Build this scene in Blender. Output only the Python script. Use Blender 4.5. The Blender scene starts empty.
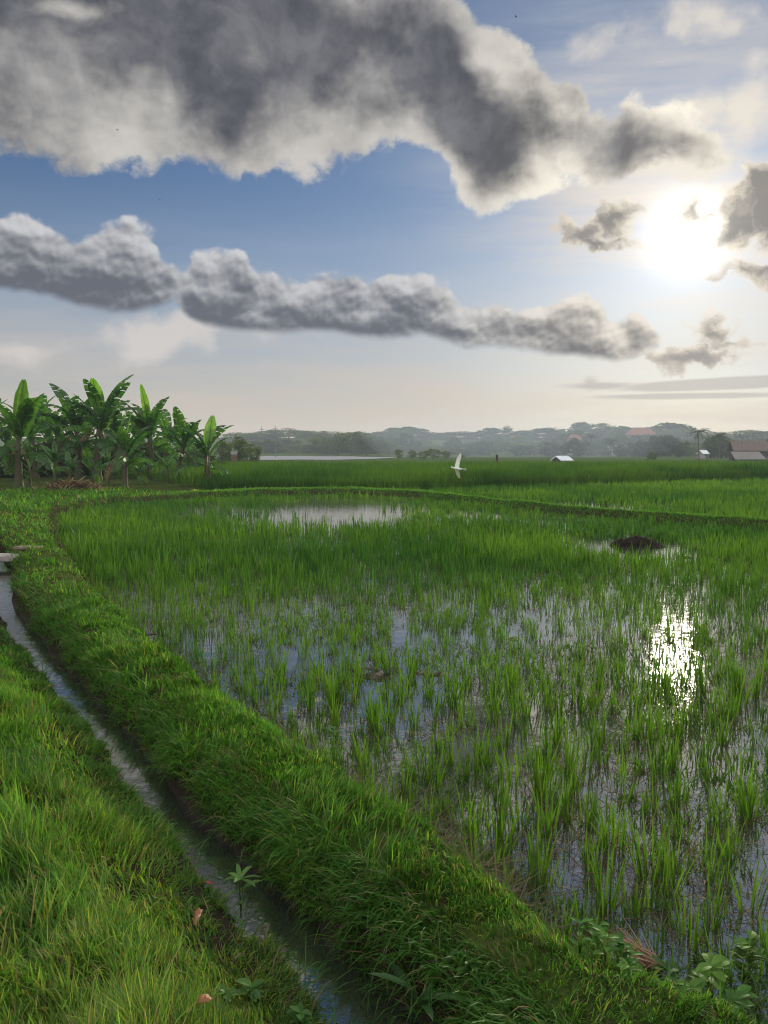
import bpy, bmesh, math, random
import numpy as np
from mathutils import Vector, Matrix

R = math.radians
rng = np.random.default_rng(7)
random.seed(11)
scene = bpy.context.scene
COL = scene.collection

# ------------------------------------------------------------------ camera
F, CX, CY = 760.0, 384.0, 512.0
CAMH = 1.9
PITCH = R(4.59)
cam_d = bpy.data.cameras.new('camera')
cam = bpy.data.objects.new('camera', cam_d)
COL.objects.link(cam)
cam.location = (0, 0, CAMH)
cam.rotation_euler = (math.pi / 2 - PITCH, 0, 0)
cam_d.sensor_fit = 'VERTICAL'
cam_d.sensor_height = 24.0
cam_d.lens = 24.0 * F / 1024.0
cam_d.clip_start = 0.05
cam_d.clip_end = 6000
scene.camera = cam


def ray(px, py):
    a, b = (px - CX) / F, (CY - py) / F
    return np.array([a, math.cos(PITCH) + b * math.sin(PITCH), -math.sin(PITCH) + b * math.cos(PITCH)])


def at(px, py, z=0.0):
    """the point of the level z seen at a place of the photograph"""
    d = ray(px, py)
    s = (z - CAMH) / d[2]
    return np.array([d[0] * s, d[1] * s, z])


def atY(px, py, Y):
    d = ray(px, py)
    s = Y / d[1]
    return np.array([d[0] * s, Y, CAMH + d[2] * s])


def to_px(x, y, z):
    dep = y * math.cos(PITCH) - (z - CAMH) * math.sin(PITCH)
    v = y * math.sin(PITCH) + (z - CAMH) * math.cos(PITCH)
    return CX + F * x / dep, CY - F * v / dep, dep


# ------------------------------------------------------------------ helpers
def link(o, parent=None):
    COL.objects.link(o)
    if parent is not None:
        o.parent = parent
    return o


def tag(o, label=None, cat=None, group=None, kind=None):
    if label: o['label'] = label
    if cat: o['category'] = cat
    if group: o['group'] = group
    if kind: o['kind'] = kind
    return o


def empty(name, loc=(0, 0, 0), rz=0.0, sc=1.0):
    o = bpy.data.objects.new(name, None)
    o.empty_display_size = 0.2
    COL.objects.link(o)
    o.location = loc
    o.rotation_euler = (0, 0, rz)
    o.scale = (sc, sc, sc)
    return o


def np_mesh(name, V, faces, mat, col=None, parent=None, smooth=False, link_it=True):
    """faces: list of int arrays (n,k)"""
    me = bpy.data.meshes.new(name)
    V = np.asarray(V, dtype=np.float32)
    me.vertices.add(len(V))
    me.vertices.foreach_set('co', V.ravel())
    loops = np.concatenate([f.ravel() for f in faces]).astype(np.int32)
    sizes = np.concatenate([np.full(len(f), f.shape[1], dtype=np.int32) for f in faces])
    starts = np.concatenate([[0], np.cumsum(sizes)[:-1]]).astype(np.int32)
    me.loops.add(len(loops))
    me.loops.foreach_set('vertex_index', loops)
    me.polygons.add(len(sizes))
    me.polygons.foreach_set('loop_start', starts)
    try:
        me.polygons.foreach_set('loop_total', sizes)
    except Exception:
        pass
    me.polygons.foreach_set('use_smooth', np.full(len(sizes), smooth, dtype=bool))
    me.update(calc_edges=True)
    if col is not None:
        a = me.color_attributes.new('col', 'FLOAT_COLOR', 'POINT')
        c4 = np.ones((len(V), 4), dtype=np.float32)
        c4[:, :3] = col
        a.data.foreach_set('color', c4.ravel())
    me.materials.append(mat)
    if not link_it:
        return me
    o = bpy.data.objects.new(name, me)
    link(o, parent)
    return o


def bm_obj(name, bm, mat, parent=None, smooth=False):
    me = bpy.data.meshes.new(name)
    bmesh.ops.recalc_face_normals(bm, faces=bm.faces)
    bm.to_mesh(me)
    bm.free()
    for p in me.polygons:
        p.use_smooth = smooth
    me.materials.append(mat)
    o = bpy.data.objects.new(name, me)
    return link(o, parent)


def hash2(ix, iy, seed=0):
    n = (ix.astype(np.int64) * 374761393 + iy.astype(np.int64) * 668265263 + seed * 974711) & 0x7fffffff
    n = ((n ^ (n >> 13)) * 1274126177) & 0x7fffffff
    n = (n ^ (n >> 16)) & 0xffff
    return n / 65535.0


def vnoise(x, y, seed=0):
    x = np.asarray(x, float); y = np.asarray(y, float)
    ix, iy = np.floor(x), np.floor(y)
    fx, fy = x - ix, y - iy
    fx = fx * fx * (3 - 2 * fx); fy = fy * fy * (3 - 2 * fy)
    a = hash2(ix, iy, seed); b = hash2(ix + 1, iy, seed)
    c = hash2(ix, iy + 1, seed); d = hash2(ix + 1, iy + 1, seed)
    return (a * (1 - fx) + b * fx) * (1 - fy) + (c * (1 - fx) + d * fx) * fy


def fbm(x, y, seed=0, octs=4):
    s = 0.0; a = 0.5; t = 0.0
    for k in range(octs):
        s = s + a * vnoise(x * 2 ** k + 17.3 * k, y * 2 ** k - 9.1 * k, seed + k)
        t += a; a *= 0.5
    return s / t


def sstep(a, b, x):
    t = np.clip((x - a) / (b - a), 0, 1)
    return t * t * (3 - 2 * t)


def seg_dist(x, y, P):
    d = np.full(np.shape(x), 1e9)
    for (x0, y0), (x1, y1) in zip(P[:-1], P[1:]):
        dx, dy = x1 - x0, y1 - y0
        t = np.clip(((x - x0) * dx + (y - y0) * dy) / (dx * dx + dy * dy + 1e-12), 0, 1)
        d = np.minimum(d, np.hypot(x - x0 - t * dx, y - y0 - t * dy))
    return d


def in_poly(x, y, P):
    c = np.zeros(np.shape(x), bool)
    n = len(P)
    for i in range(n):
        (x0, y0), (x1, y1) = P[i], P[(i + 1) % n]
        cond = ((y0 > y) != (y1 > y))
        xi = (x1 - x0) * (y - y0) / (y1 - y0 + 1e-12) + x0
        c ^= cond & (x < xi)
    return c


def sd_poly(x, y, P):
    P = [tuple(p[:2]) for p in P]
    d = seg_dist(x, y, P + [P[0]])
    return np.where(in_poly(x, y, P), -d, d)


# ------------------------------------------------------------------ node helper
class NT:
    def __init__(self, tree):
        self.t = tree; self.n = tree.nodes; self.l = tree.links

    def put(self, sock, v):
        if isinstance(v, (int, float)):
            sock.default_value = v
        elif isinstance(v, (tuple, list)):
            if len(v) == 3 and sock.type == 'RGBA': v = tuple(v) + (1,)
            sock.default_value = v
        elif v is not None:
            self.l.new(v, sock)

    def m(self, op, a, b=None, c=None, clamp=False):
        n = self.n.new('ShaderNodeMath'); n.operation = op; n.use_clamp = clamp
        for s, v in zip(n.inputs, (a, b, c)):
            self.put(s, v)
        return n.outputs[0]

    def add(self, a, b): return self.m('ADD', a, b)
    def sub(self, a, b): return self.m('SUBTRACT', a, b)
    def mul(self, a, b): return self.m('MULTIPLY', a, b)
    def mad(self, a, b, c): return self.m('MULTIPLY_ADD', a, b, c)
    def mn(self, a, b): return self.m('MINIMUM', a, b)
    def mx(self, a, b): return self.m('MAXIMUM', a, b)

    def ss(self, lo, hi, x):
        n = self.n.new('ShaderNodeMapRange'); n.interpolation_type = 'SMOOTHSTEP'
        n.inputs['From Min'].default_value = lo; n.inputs['From Max'].default_value = hi
        self.l.new(x, n.inputs['Value'])
        return n.outputs[0]

    def comb(self, x, y, z=0.0):
        n = self.n.new('ShaderNodeCombineXYZ')
        for s, v in zip(n.inputs, (x, y, z)): self.put(s, v)
        return n.outputs[0]

    def sep(self, v):
        n = self.n.new('ShaderNodeSeparateXYZ'); self.l.new(v, n.inputs[0])
        return n.outputs

    def vm(self, op, a, b=None, s=None):
        n = self.n.new('ShaderNodeVectorMath'); n.operation = op
        self.put(n.inputs[0], a)
        if b is not None: self.put(n.inputs[1], b)
        if s is not None: self.put(n.inputs['Scale'], s)
        return n.outputs['Value'] if op in ('LENGTH', 'DOT_PRODUCT', 'DISTANCE') else n.outputs[0]

    def noise(self, vec, scale, detail=4.0, rough=0.5, lac=2.0, dist=0.0, color=False):
        n = self.n.new('ShaderNodeTexNoise')
        if vec is not None: self.l.new(vec, n.inputs['Vector'])
        n.inputs['Scale'].default_value = scale; n.inputs['Detail'].default_value = detail
        n.inputs['Roughness'].default_value = rough; n.inputs['Lacunarity'].default_value = lac
        n.inputs['Distortion'].default_value = dist
        return n.outputs[1] if color else n.outputs[0]

    def mix(self, f, a, b, blend='MIX'):
        n = self.n.new('ShaderNodeMix'); n.data_type = 'RGBA'; n.blend_type = blend
        self.put(n.inputs[0], f); self.put(n.inputs[6], a); self.put(n.inputs[7], b)
        return n.outputs[2]

    def curve(self, x, pts):
        n = self.n.new('ShaderNodeFloatCurve')
        c = n.mapping.curves[0]
        while len(c.points) > 2: c.points.remove(c.points[1])
        c.points[0].location = pts[0]; c.points[1].location = pts[-1]
        for p in pts[1:-1]: c.points.new(*p)
        for p in c.points: p.handle_type = 'VECTOR'
        n.mapping.update()
        self.put(n.inputs['Value'], x)
        return n.outputs[0]

    def ramp(self, x, stops, interp='LINEAR'):
        n = self.n.new('ShaderNodeValToRGB'); n.color_ramp.interpolation = interp
        e = n.color_ramp.elements
        while len(e) > 1: e.remove(e[0])
        e[0].position = stops[0][0]; e[0].color = tuple(stops[0][1]) + (1,)
        for p, c in stops[1:]:
            k = e.new(p); k.color = tuple(c) + (1,)
        self.put(n.inputs[0], x)
        return n.outputs[0]


def srgb(r, g, b):
    f = lambda c: ((c / 255.0) / 12.92 if c <= 10 else (((c / 255.0) + 0.055) / 1.055) ** 2.4)
    return (f(r), f(g), f(b))

# ------------------------------------------------------------------ sky, sun
SUN_PX = (688, 232)
sd_ = ray(*SUN_PX); sd_ = sd_ / np.linalg.norm(sd_)
SUN_EL = math.asin(sd_[2]); SUN_AZ = math.atan2(sd_[0], sd_[1])
SKY_S = 0.10

world = bpy.data.worlds.new('World')
scene.world = world
world.use_nodes = True
T = NT(world.node_tree)
T.n.clear()
w_out = T.n.new('ShaderNodeOutputWorld')
w_bg = T.n.new('ShaderNodeBackground')
w_bg.inputs['Strength'].default_value = SKY_S
T.l.new(w_bg.outputs[0], w_out.inputs[0])
sky = T.n.new('ShaderNodeTexSky')
sky.sky_type = 'NISHITA'; sky.sun_disc = False
sky.sun_elevation = SUN_EL; sky.sun_rotation = SUN_AZ
sky.air_density = 1.0; sky.dust_density = 0.4; sky.ozone_density = 3.0
tc = T.n.new('ShaderNodeTexCoord')
D = tc.outputs['Generated']
dx, dy, dz = T.sep(D)
# every direction of the sky on one conformal chart, in units close to a 1/760 of a radian
inv = T.m('DIVIDE', 2 * F, T.mx(T.add(dy, 1.0), 0.05))
U = T.mul(dx, inv); V = T.mul(dz, inv)
UV = T.comb(U, V)


def uv_of(px, py):
    d = ray(px, py); d = d / np.linalg.norm(d)
    k = 2 * F / (1 + d[1])
    return d[0] * k, d[2] * k


U0, U1, V0, V1 = -560.0, 560.0, -40.0, 760.0


def edge_curve(pts):
    out = []
    for p in pts:
        u, v = uv_of(*p)
        out.append(((u - U0) / (U1 - U0), min(max((v - V0) / (V1 - V0), 0), 1)))
    out[0] = (max(out[0][0], 0.0), out[0][1])
    return out




def edge(pts):
    un = T.mul(T.sub(Uw, U0), 1.0 / (U1 - U0))
    return T.mad(T.curve(un, edge_curve(pts)), V1 - V0, V0)


su, sv = uv_of(*SUN_PX)
SUNV = (su, sv, 0)
toS = T.vm('SUBTRACT', SUNV, UV)
rS = T.vm('LENGTH', toS)
Lh = T.vm('NORMALIZE', toS)

# turbulence: the charts are stirred before the cloud shapes are drawn on them
def stir(vec, size, amp, detail):
    nz = T.noise(T.vm('SCALE', vec, s=1.0 / size), 1.0, detail, 0.5, color=True)
    return T.vm('MULTIPLY', T.vm('SUBTRACT', nz, (0.5, 0.5, 0.5)), (amp, amp, 0.0))


UVw = T.vm('ADD', UV, stir(UV, 70.0, 52.0, 4.0))
Uw, Vw, _ = T.sep(UVw)
pw2 = T.vm('SCALE', UVw, s=1 / 100.0)
pw = T.vm('SCALE', UV, s=1 / 100.0)
n1 = T.noise(pw2, 1.25, 8, 0.6)
pwL = T.vm('ADD', pw2, T.vm('SCALE', Lh, s=0.10))
n1L = T.noise(pwL, 1.25, 8, 0.56)
relief = T.sub(n1, n1L)
n2 = T.noise(pw, 0.75, 4, 0.5)
N = T.sub(n1, 0.5)


def lumps(vec):
    v = T.n.new('ShaderNodeTexVoronoi'); v.feature = 'SMOOTH_F1'; v.voronoi_dimensions = '2D'
    v.inputs['Scale'].default_value = 2.3; v.inputs['Detail'].default_value = 3.0
    v.inputs['Roughness'].default_value = 0.45; v.inputs['Smoothness'].default_value = 0.6
    T.l.new(vec, v.inputs['Vector'])
    return T.sub(0.5, v.outputs['Distance'])


UP = (0.025, 0.045, 0.0)
lp = lumps(pw2)
lpL = lumps(T.vm('ADD', pw2, UP))
lrel = T.sub(lp, lpL)
UVc = T.vm('ADD', UV, stir(UV, 24.0, 40.0, 4.0))
n3 = T.noise(T.vm('SCALE', UVc, s=1 / 26.0), 1.0, 6, 0.62)
n3L = T.noise(T.vm('ADD', T.vm('SCALE', UVc, s=1 / 26.0), T.vm('SCALE', Lh, s=0.16)), 1.0, 6, 0.62)
N3 = T.sub(n3, 0.5)
rel3 = T.sub(n3, n3L)
pb = T.vm('ADD', pw, stir(pw, 0.35, 0.10, 3.0))
pb = T.vm('MULTIPLY', pb, (0.85, 1.1, 0.0))
lpB = lumps(pb)
lrelB = T.sub(lpB, lumps(T.vm('ADD', pb, (0.02, 0.05, 0.0))))


def band(top, bot, sc=30.0):
    return T.m('SMOOTH_MIN', T.sub(edge(top), Vw), T.sub(Vw, edge(bot)), sc)


topA = [(-170, -190), (250, -190), (400, -70), (450, -14), (470, 2), (492, 15), (520, 38), (540, 52), (560, 70), (588, 72), (598, 95), (618, 98), (640, 88), (665, 93), (690, 103), (712, 125), (728, 148), (748, 200), (940, 260)]
botA = [(-170, 125), (0, 136), (40, 150), (70, 166), (120, 176), (180, 172), (230, 179), (290, 172), (330, 179), (380, 164), (400, 157), (425, 164), (445, 190), (470, 212), (490, 220), (515, 212), (535, 190), (552, 182), (578, 198), (620, 196), (660, 178), (700, 162), (728, 150), (748, 120), (940, 100)]
topB = [(-170, 215), (0, 212), (25, 206), (50, 210), (75, 224), (95, 224), (120, 227), (150, 238), (170, 248), (181, 262), (190, 250), (215, 242), (240, 248), (252, 268), (275, 264), (300, 270), (320, 262), (345, 267), (365, 283), (390, 274), (405, 266), (420, 267), (435, 280), (460, 290), (500, 293), (520, 302), (560, 309), (580, 300), (600, 306), (612, 316), (640, 320), (656, 338), (672, 360), (940, 420)]
botB = [(-170, 290), (0, 286), (50, 294), (80, 305), (130, 309), (158, 304), (176, 296), (196, 315), (230, 325), (280, 332), (330, 331), (380, 336), (420, 332), (460, 345), (520, 346), (570, 353), (610, 357), (640, 356), (656, 345), (672, 325), (940, 300)]
dA = band(topA, botA)
lowB = T.sub(T.mad(T.sub(n1, 0.5), 10.0, V), edge(botB))
dB = T.m('SMOOTH_MIN', T.sub(edge(topB), Vw), lowB, 14.0)
wB = T.mad(T.ss(2.0, 34.0, lowB), 0.85, 0.15)


def blob(px, py, rx, ry, rot=0.0, calm=False, fine=False):
    u, v = uv_of(px, py)
    mp = T.n.new('ShaderNodeMapping'); mp.vector_type = 'TEXTURE'
    mp.inputs['Location'].default_value = (u, v, 0)
    mp.inputs['Rotation'].default_value = (0, 0, R(rot))
    mp.inputs['Scale'].default_value = (rx, ry, 1)
    T.l.new(UV if calm else UVc if fine else UVw, mp.inputs['Vector'])
    return T.mul(T.sub(1.0, T.vm('LENGTH', mp.outputs[0])), math.sqrt(rx * ry))


# small dark clouds round the sun, and pale thin ones
dC = None
for b in [(582, 232, 30, 16, -10), (612, 217, 26, 20, 10), (596, 240, 34, 10, 0), (740, 222, 30, 24, 20), (768, 200, 36, 36, 20), (693, 209, 12, 9), (706, 216, 14, 5, -20), (758, 275, 32, 12, 0), (716, 330, 22, 13, -20), (728, 342, 26, 8), (690, 357, 46, 11), (820, 210, 60, 50)]:
    k = blob(*b, fine=True); dC = k if dC is None else T.mx(dC, k)
dD = None
for b in [(607, 40, 22, 15, 25), (165, 338, 66, 28, 8), (28, 350, 34, 10, -4), (300, 330, 60, 14, 0), (712, 10, 40, 16, -10), (752, 110, 34, 36, 40), (700, 112, 34, 20, 20), (660, 160, 70, 30, 5)]:
    k = blob(*b); dD = k if dD is None else T.mx(dD, k)
dE = None
for b in [(735, 383, 110, 6, 2), (600, 386, 34, 3.5, 0), (590, 384, 7, 6), (690, 396, 90, 3, 0)]:
    k = blob(*b, calm=True); dE = k if dE is None else T.mx(dE, k)

# holes where light comes through the big cloud
hole = T.mx(T.mx(blob(165, 92, 44, 20, 20), blob(246, 46, 22, 24, 40)), T.mx(blob(90, 12, 55, 14, 0), blob(215, 12, 40, 14, 0)))
hole = T.mx(T.mx(hole, T.mul(T.mx(blob(482, 62, 34, 18, -40), blob(560, 104, 22, 14, 0)), 0.7)), 0.0)
hole2 = T.mx(T.mx(blob(58, 6, 40, 12, 0), blob(124, 8, 16, 9, 0)), T.mx(blob(272, 4, 16, 12, 0), 0.0))

fA = T.mad(N3, 26.0, T.mad(lpB, 18.0, T.mad(N, 62.0, T.sub(T.m('MINIMUM', dA, 120.0), T.mul(hole2, 0.0)))))
fB = T.mad(wB, T.mad(N3, 12.0, T.mad(lpB, 26.0, T.mul(N, 26.0))), T.add(dB, 5.0))
fC = T.mad(N3, 46.0, T.mad(N, 20.0, T.add(dC, 1.0)))
mA = T.ss(-3.0, 11.0, fA)
mB = T.ss(-2.0, 8.0, fB)
mC = T.mul(T.ss(-4.0, 9.0, fC), 0.93)
mD = T.mul(T.ss(-12.0, 24.0, T.mad(lpB, 26.0, T.mad(N, 90.0, dD))), 0.80)
mE = T.mul(T.ss(-5.0, 7.0, T.mad(N, 14.0, dE)), 0.5)

# how thick the cloud is where we look: thin edges let the sun through, thick hearts are grey
thA = T.sub(T.sub(T.mad(T.sub(n2, 0.485), 300.0, T.mad(N, 90.0, dA)), T.mul(hole, 2.1)), T.mul(hole2, 2.4))
thA = T.mad(T.mx(T.mx(blob(634, 148, 66, 36, 0), blob(466, 122, 92, 44, -48)), 0.0), 1.5, thA)
litA = T.ss(104.0, -22.0, T.mad(rel3, -46.0, T.mad(N3, 26.0, T.mad(lrelB, -34.0, T.mad(relief, -85.0, thA)))))
vB = T.sub(edge(topB), Vw)            # depth below the cloud top
litB = T.ss(46.0, -12.0, T.mad(rel3, -11.0, T.mad(lrelB, -62.0, T.mad(relief, -38.0, T.mad(N, 34.0, T.mad(dB, 0.15, T.mul(vB, 0.70)))))))
litC = T.ss(20.0, -4.0, T.mad(rel3, -45.0, T.mad(N3, 40.0, dC)))
near = T.ss(300.0, 40.0, rS)         # near the sun everything is brighter
brt = T.mix(near, srgb(203, 199, 193), tuple(1.1 * c for c in srgb(255, 247, 230)))
drkA = T.mix(near, srgb(76, 78, 87), srgb(96, 93, 92))
drkA = T.mix(T.ss(0.28, 0.62, n1), T.mix(0.55, drkA, srgb(150, 150, 153)), drkA)
drkB = T.mix(near, srgb(93, 97, 108), srgb(120, 115, 112))
cA = T.mix(litA, drkA, brt)
cB = T.mix(litB, drkB, T.mix(near, srgb(204, 204, 207), srgb(246, 236, 220)))
nearC = T.ss(150.0, 60.0, rS)
cC = T.mix(litC, T.mix(nearC, srgb(158, 149, 143), srgb(124, 119, 113)), T.mix(nearC, srgb(214, 202, 186), srgb(248, 236, 214)))

# the clear sky: Nishita, veiled by thin high cloud towards the horizon and round the sun
inv10 = 1.0 / SKY_S
base = T.vm('SCALE', sky.outputs[0], s=1.0)
st = T.vm('MULTIPLY', UV, (1 / 300.0, 1 / 42.0, 0))
cir = T.noise(st, 1.0, 6, 0.6)
lowv = T.ss(290.0, 10.0, V)
veil = T.mul(T.mad(T.sub(cir, 0.5), 1.3, 0.80), lowv)
veil = T.mx(veil, T.mul(T.mad(T.sub(cir, 0.45), 2.2, 0.38), T.ss(360.0, 70.0, rS)))
veil = T.m('MULTIPLY', veil, 0.97, clamp=True)
hz = T.ramp(T.mul(V, 1 / 300.0), [(0.0, srgb(208, 184, 164)), (0.25, srgb(206, 192, 178)), (0.55, srgb(192, 194, 196)), (1.0, srgb(176, 188, 202))])
hz = T.mix(T.ss(330.0, 40.0, rS), hz, srgb(230, 215, 196))
SKYGAIN = 0.54
SKYTINT = (0.82, 0.98, 1.20)
SUN_E = 4.6
QG = 1
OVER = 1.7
HAZE = 0.00044
HAZECOL = (0.74, 0.86, 1.0)
EG = (0, 0, 0, 0.50)
skyc = T.vm('SCALE', base, s=SKY_S * SKYGAIN)
skyc = T.mix(1.0, skyc, SKYTINT, 'MULTIPLY')
c = T.mix(veil, skyc, hz)
glow = T.add(T.mul(T.m('EXPONENT', T.mul(T.m('POWER', T.mul(rS, 1 / 30.0), 2.0), -1.0)), 0.8),
             T.mul(T.m('EXPONENT', T.mul(rS, -1 / 66.0)), 0.46))
glow = T.mul(glow, T.mad(T.sub(cir, 0.5), 0.9, 1.0))
gcol = T.vm('SCALE', (1.0, 0.93, 0.82), s=glow)
c = T.vm('ADD', c, gcol)
c = T.mix(mE, c, T.mix(near, srgb(150, 142, 142), srgb(165, 152, 142)))
c = T.mix(mD, c, T.mix(near, srgb(214, 207, 202), srgb(248, 238, 220)))
c = T.mix(mB, c, cB)
gl2 = T.vm('SCALE', gcol, s=0.22)
c = T.mix(mA, c, T.vm('ADD', cA, gl2))
c = T.mix(mC, c, T.vm('ADD', cC, T.vm('SCALE', gcol, s=0.30)))
# bright unseen clouds added overhead and behind the standpoint to light the foreground
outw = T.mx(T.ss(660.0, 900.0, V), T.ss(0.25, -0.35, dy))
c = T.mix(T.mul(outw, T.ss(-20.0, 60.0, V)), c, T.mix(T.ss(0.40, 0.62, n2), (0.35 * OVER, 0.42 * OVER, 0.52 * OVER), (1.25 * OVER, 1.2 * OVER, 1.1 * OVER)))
# below the horizon: ground tone, seen only by stray rays
c = T.mix(T.ss(-30.0, -200.0, V), c, (0.05, 0.06, 0.03))
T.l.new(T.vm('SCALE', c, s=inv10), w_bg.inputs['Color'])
world.cycles.sampling_method = 'MANUAL'
world.cycles.sample_map_resolution = 512

sun_d = bpy.data.lights.new('sun', 'SUN')
sun_d.energy = SUN_E; sun_d.angle = R(3.0); sun_d.color = (1.0, 0.88, 0.70)
sun = bpy.data.objects.new('sun', sun_d)
COL.objects.link(sun)
sun.rotation_euler = Vector(sd_).to_track_quat('Z', 'Y').to_euler()
sun.location = (20, 50, 40)

vs = scene.view_settings
scene.display_settings.display_device = 'sRGB'
vs.view_transform = 'Standard'; vs.look = 'None'; vs.exposure = 0.0; vs.gamma = 1.0
vs.use_curve_mapping = False
scene.cycles.use_denoising = True
scene.cycles.filter_width = 1.1
try:
    scene.cycles.denoiser = 'OPENIMAGEDENOISE'
except Exception:
    pass
scene.cycles.max_bounces = 6
scene.cycles.diffuse_bounces = 3
scene.cycles.glossy_bounces = 3
scene.cycles.transmission_bounces = 4
scene.cycles.volume_bounces = 0
scene.cycles.transparent_max_bounces = 4
scene.cycles.sample_clamp_indirect = 4.0
scene.cycles.sample_clamp_direct = 12.0
scene.cycles.caustics_reflective = False
scene.cycles.caustics_refractive = False

# ------------------------------------------------------------------ materials
def mat(name):
    m = bpy.data.materials.new(name); m.use_nodes = True
    t = NT(m.node_tree); t.n.clear()
    out = t.n.new('ShaderNodeOutputMaterial')
    return m, t, out


def leaf_mat(name, trans=0.45, gloss=0.06, rough=0.45, tint=(1, 1, 1), tgain=1.5, flat=None):
    """thin leaves: light is partly reflected, partly let through"""
    m, t, out = mat(name)
    if flat is None:
        a = t.n.new('ShaderNodeAttribute'); a.attribute_name = 'col'
        c = a.outputs['Color']
    else:
        c = flat(t)
    d = t.n.new('ShaderNodeBsdfDiffuse'); t.put(d.inputs['Color'], c)
    tr = t.n.new('ShaderNodeBsdfTranslucent')
    c2 = t.mix(1.0, c, (tgain * 0.92, tgain, tgain * 0.6), 'MULTIPLY')
    t.put(tr.inputs['Color'], c2)
    mx = t.n.new('ShaderNodeMixShader'); mx.inputs[0].default_value = trans
    t.l.new(d.outputs[0], mx.inputs[1]); t.l.new(tr.outputs[0], mx.inputs[2])
    g = t.n.new('ShaderNodeBsdfGlossy'); g.inputs['Roughness'].default_value = rough
    g.inputs['Color'].default_value = (0.9, 0.95, 0.9, 1)
    m2 = t.n.new('ShaderNodeMixShader'); m2.inputs[0].default_value = gloss
    t.l.new(mx.outputs[0], m2.inputs[1]); t.l.new(g.outputs[0], m2.inputs[2])
    t.l.new(m2.outputs[0], out.inputs['Surface'])
    return m


def solid_mat(name, c0, c1, scale=8.0, rough=0.8, bump=0.3, stretch=(1, 1, 1), spec=0.3, detail=5):
    m, t, out = mat(name)
    b = t.n.new('ShaderNodeBsdfPrincipled')
    tcn = t.n.new('ShaderNodeTexCoord')
    v = t.vm('MULTIPLY', tcn.outputs['Object'], stretch)
    n = t.noise(v, scale, detail, 0.6)
    t.l.new(t.mix(t.ss(0.3, 0.7, n), c0, c1), b.inputs['Base Color'])
    b.inputs['Roughness'].default_value = rough
    b.inputs['Specular IOR Level'].default_value = spec
    if bump:
        bp = t.n.new('ShaderNodeBump'); bp.inputs['Strength'].default_value = bump; bp.inputs['Distance'].default_value = 0.02
        t.l.new(n, bp.inputs['Height']); t.l.new(bp.outputs[0], b.inputs['Normal'])
    t.l.new(b.outputs[0], out.inputs['Surface'])
    return m


M_GRASS = leaf_mat('grass_blades', 0.48, 0.012)
M_RICE = leaf_mat('rice_blades', 0.48, 0.015)
M_BANANA = leaf_mat('banana_leaf', 0.45, 0.025, 0.4, tgain=1.8)
M_TALL = leaf_mat('mature_rice', 0.18, 0.012)
M_TREE = leaf_mat('tree_leaves', 0.3, 0.01)
M_STRAW = leaf_mat('dry_straw', 0.2, 0.01)
M_BARK = solid_mat('bark', (0.06, 0.045, 0.03), (0.13, 0.10, 0.075), 6, 0.9, 0.6)


def water_mat(name, ripple=0.02, mud=(0.03, 0.026, 0.018), rough=0.03, scale=5.0):
    m, t, out = mat(name)
    b = t.n.new('ShaderNodeBsdfPrincipled')
    tcn = t.n.new('ShaderNodeTexCoord')
    n0 = t.noise(tcn.outputs['Object'], 0.9, 4, 0.6)
    t.l.new(t.mix(n0, mud, tuple(c * 1.6 for c in mud)), b.inputs['Base Color'])
    b.inputs['Roughness'].default_value = rough
    b.inputs['IOR'].default_value = 3.8
    n = t.noise(tcn.outputs['Object'], scale, 3, 0.55)
    bp = t.n.new('ShaderNodeBump'); bp.inputs['Strength'].default_value = 1.0
    bp.inputs['Distance'].default_value = ripple
    t.l.new(n, bp.inputs['Height']); t.l.new(bp.outputs[0], b.inputs['Normal'])
    t.l.new(b.outputs[0], out.inputs['Surface'])
    return m


M_WATER = water_mat('paddy_water', 0.0034, rough=0.035, mud=(0.030, 0.030, 0.027))
M_DITCH = water_mat('ditch_water', 0.0025, rough=0.05, scale=9.0, mud=(0.018, 0.018, 0.016))

# ------------------------------------------------------------------ the lie of the land
ditch_L = [(-40, 545), (-8, 560), (-8, 590), (0, 618), (48, 680), (100, 740), (134, 790), (184, 850), (222, 900), (292, 960), (334, 1010), (378, 1070), (470, 1200)]
ditch_R = [(-30, 530), (12, 560), (10, 590), (24, 622), (76, 680), (135, 740), (174, 790), (233, 850), (288, 900), (354, 960), (405, 1010), (464, 1070), (560, 1200)]
DL = [at(x, y, 0.0)[:2] for x, y in ditch_L]
DR = [at(x, y, 0.0)[:2] for x, y in ditch_R]


def smooth_line(P, it=2):
    P = [np.array(p) for p in P]
    for _ in range(it):
        Q = [P[0]]
        for a, b in zip(P[:-1], P[1:]):
            Q += [a * 0.75 + b * 0.25, a * 0.25 + b * 0.75]
        P = Q + [P[-1]]
    return P


DL, DR = smooth_line(DL), smooth_line(DR)
DITCH = [tuple(p) for p in DL] + [tuple(p) for p in DR[::-1]]
# the paddy in front: its edge along the bund, then the low bund across its far side
edge_near = [(1400, 1250), (900, 1150), (768, 1092), (700, 1060), (640, 1028), (570, 990), (520, 952), (470, 908), (420, 866), (360, 820), (300, 780), (240, 736), (180, 688), (130, 645), (84, 594), (52, 542), (52, 516), (110, 506), (180, 501)]
far_bund = [(180, 499.5), (250, 496), (350, 494), (425, 498), (480, 505), (560, 514), (640, 521), (768, 531), (1100, 545), (1400, 560)]
PADDY = [tuple(at(x, y, 0.0)[:2]) for x, y in edge_near] + [tuple(at(x, y + 1.0, 0.0)[:2]) for x, y in far_bund]
BUND2 = [tuple(at(x, y, 0.0)[:2]) for x, y in far_bund]
tall_front = [(205, 491.5), (330, 491), (430, 490), (520, 486.5), (600, 484.5), (650, 482.5), (768, 478.5), (1000, 474), (1300, 470)]
TALLF = [tuple(at(x, y, 0.1)[:2]) for x, y in tall_front]
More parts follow.
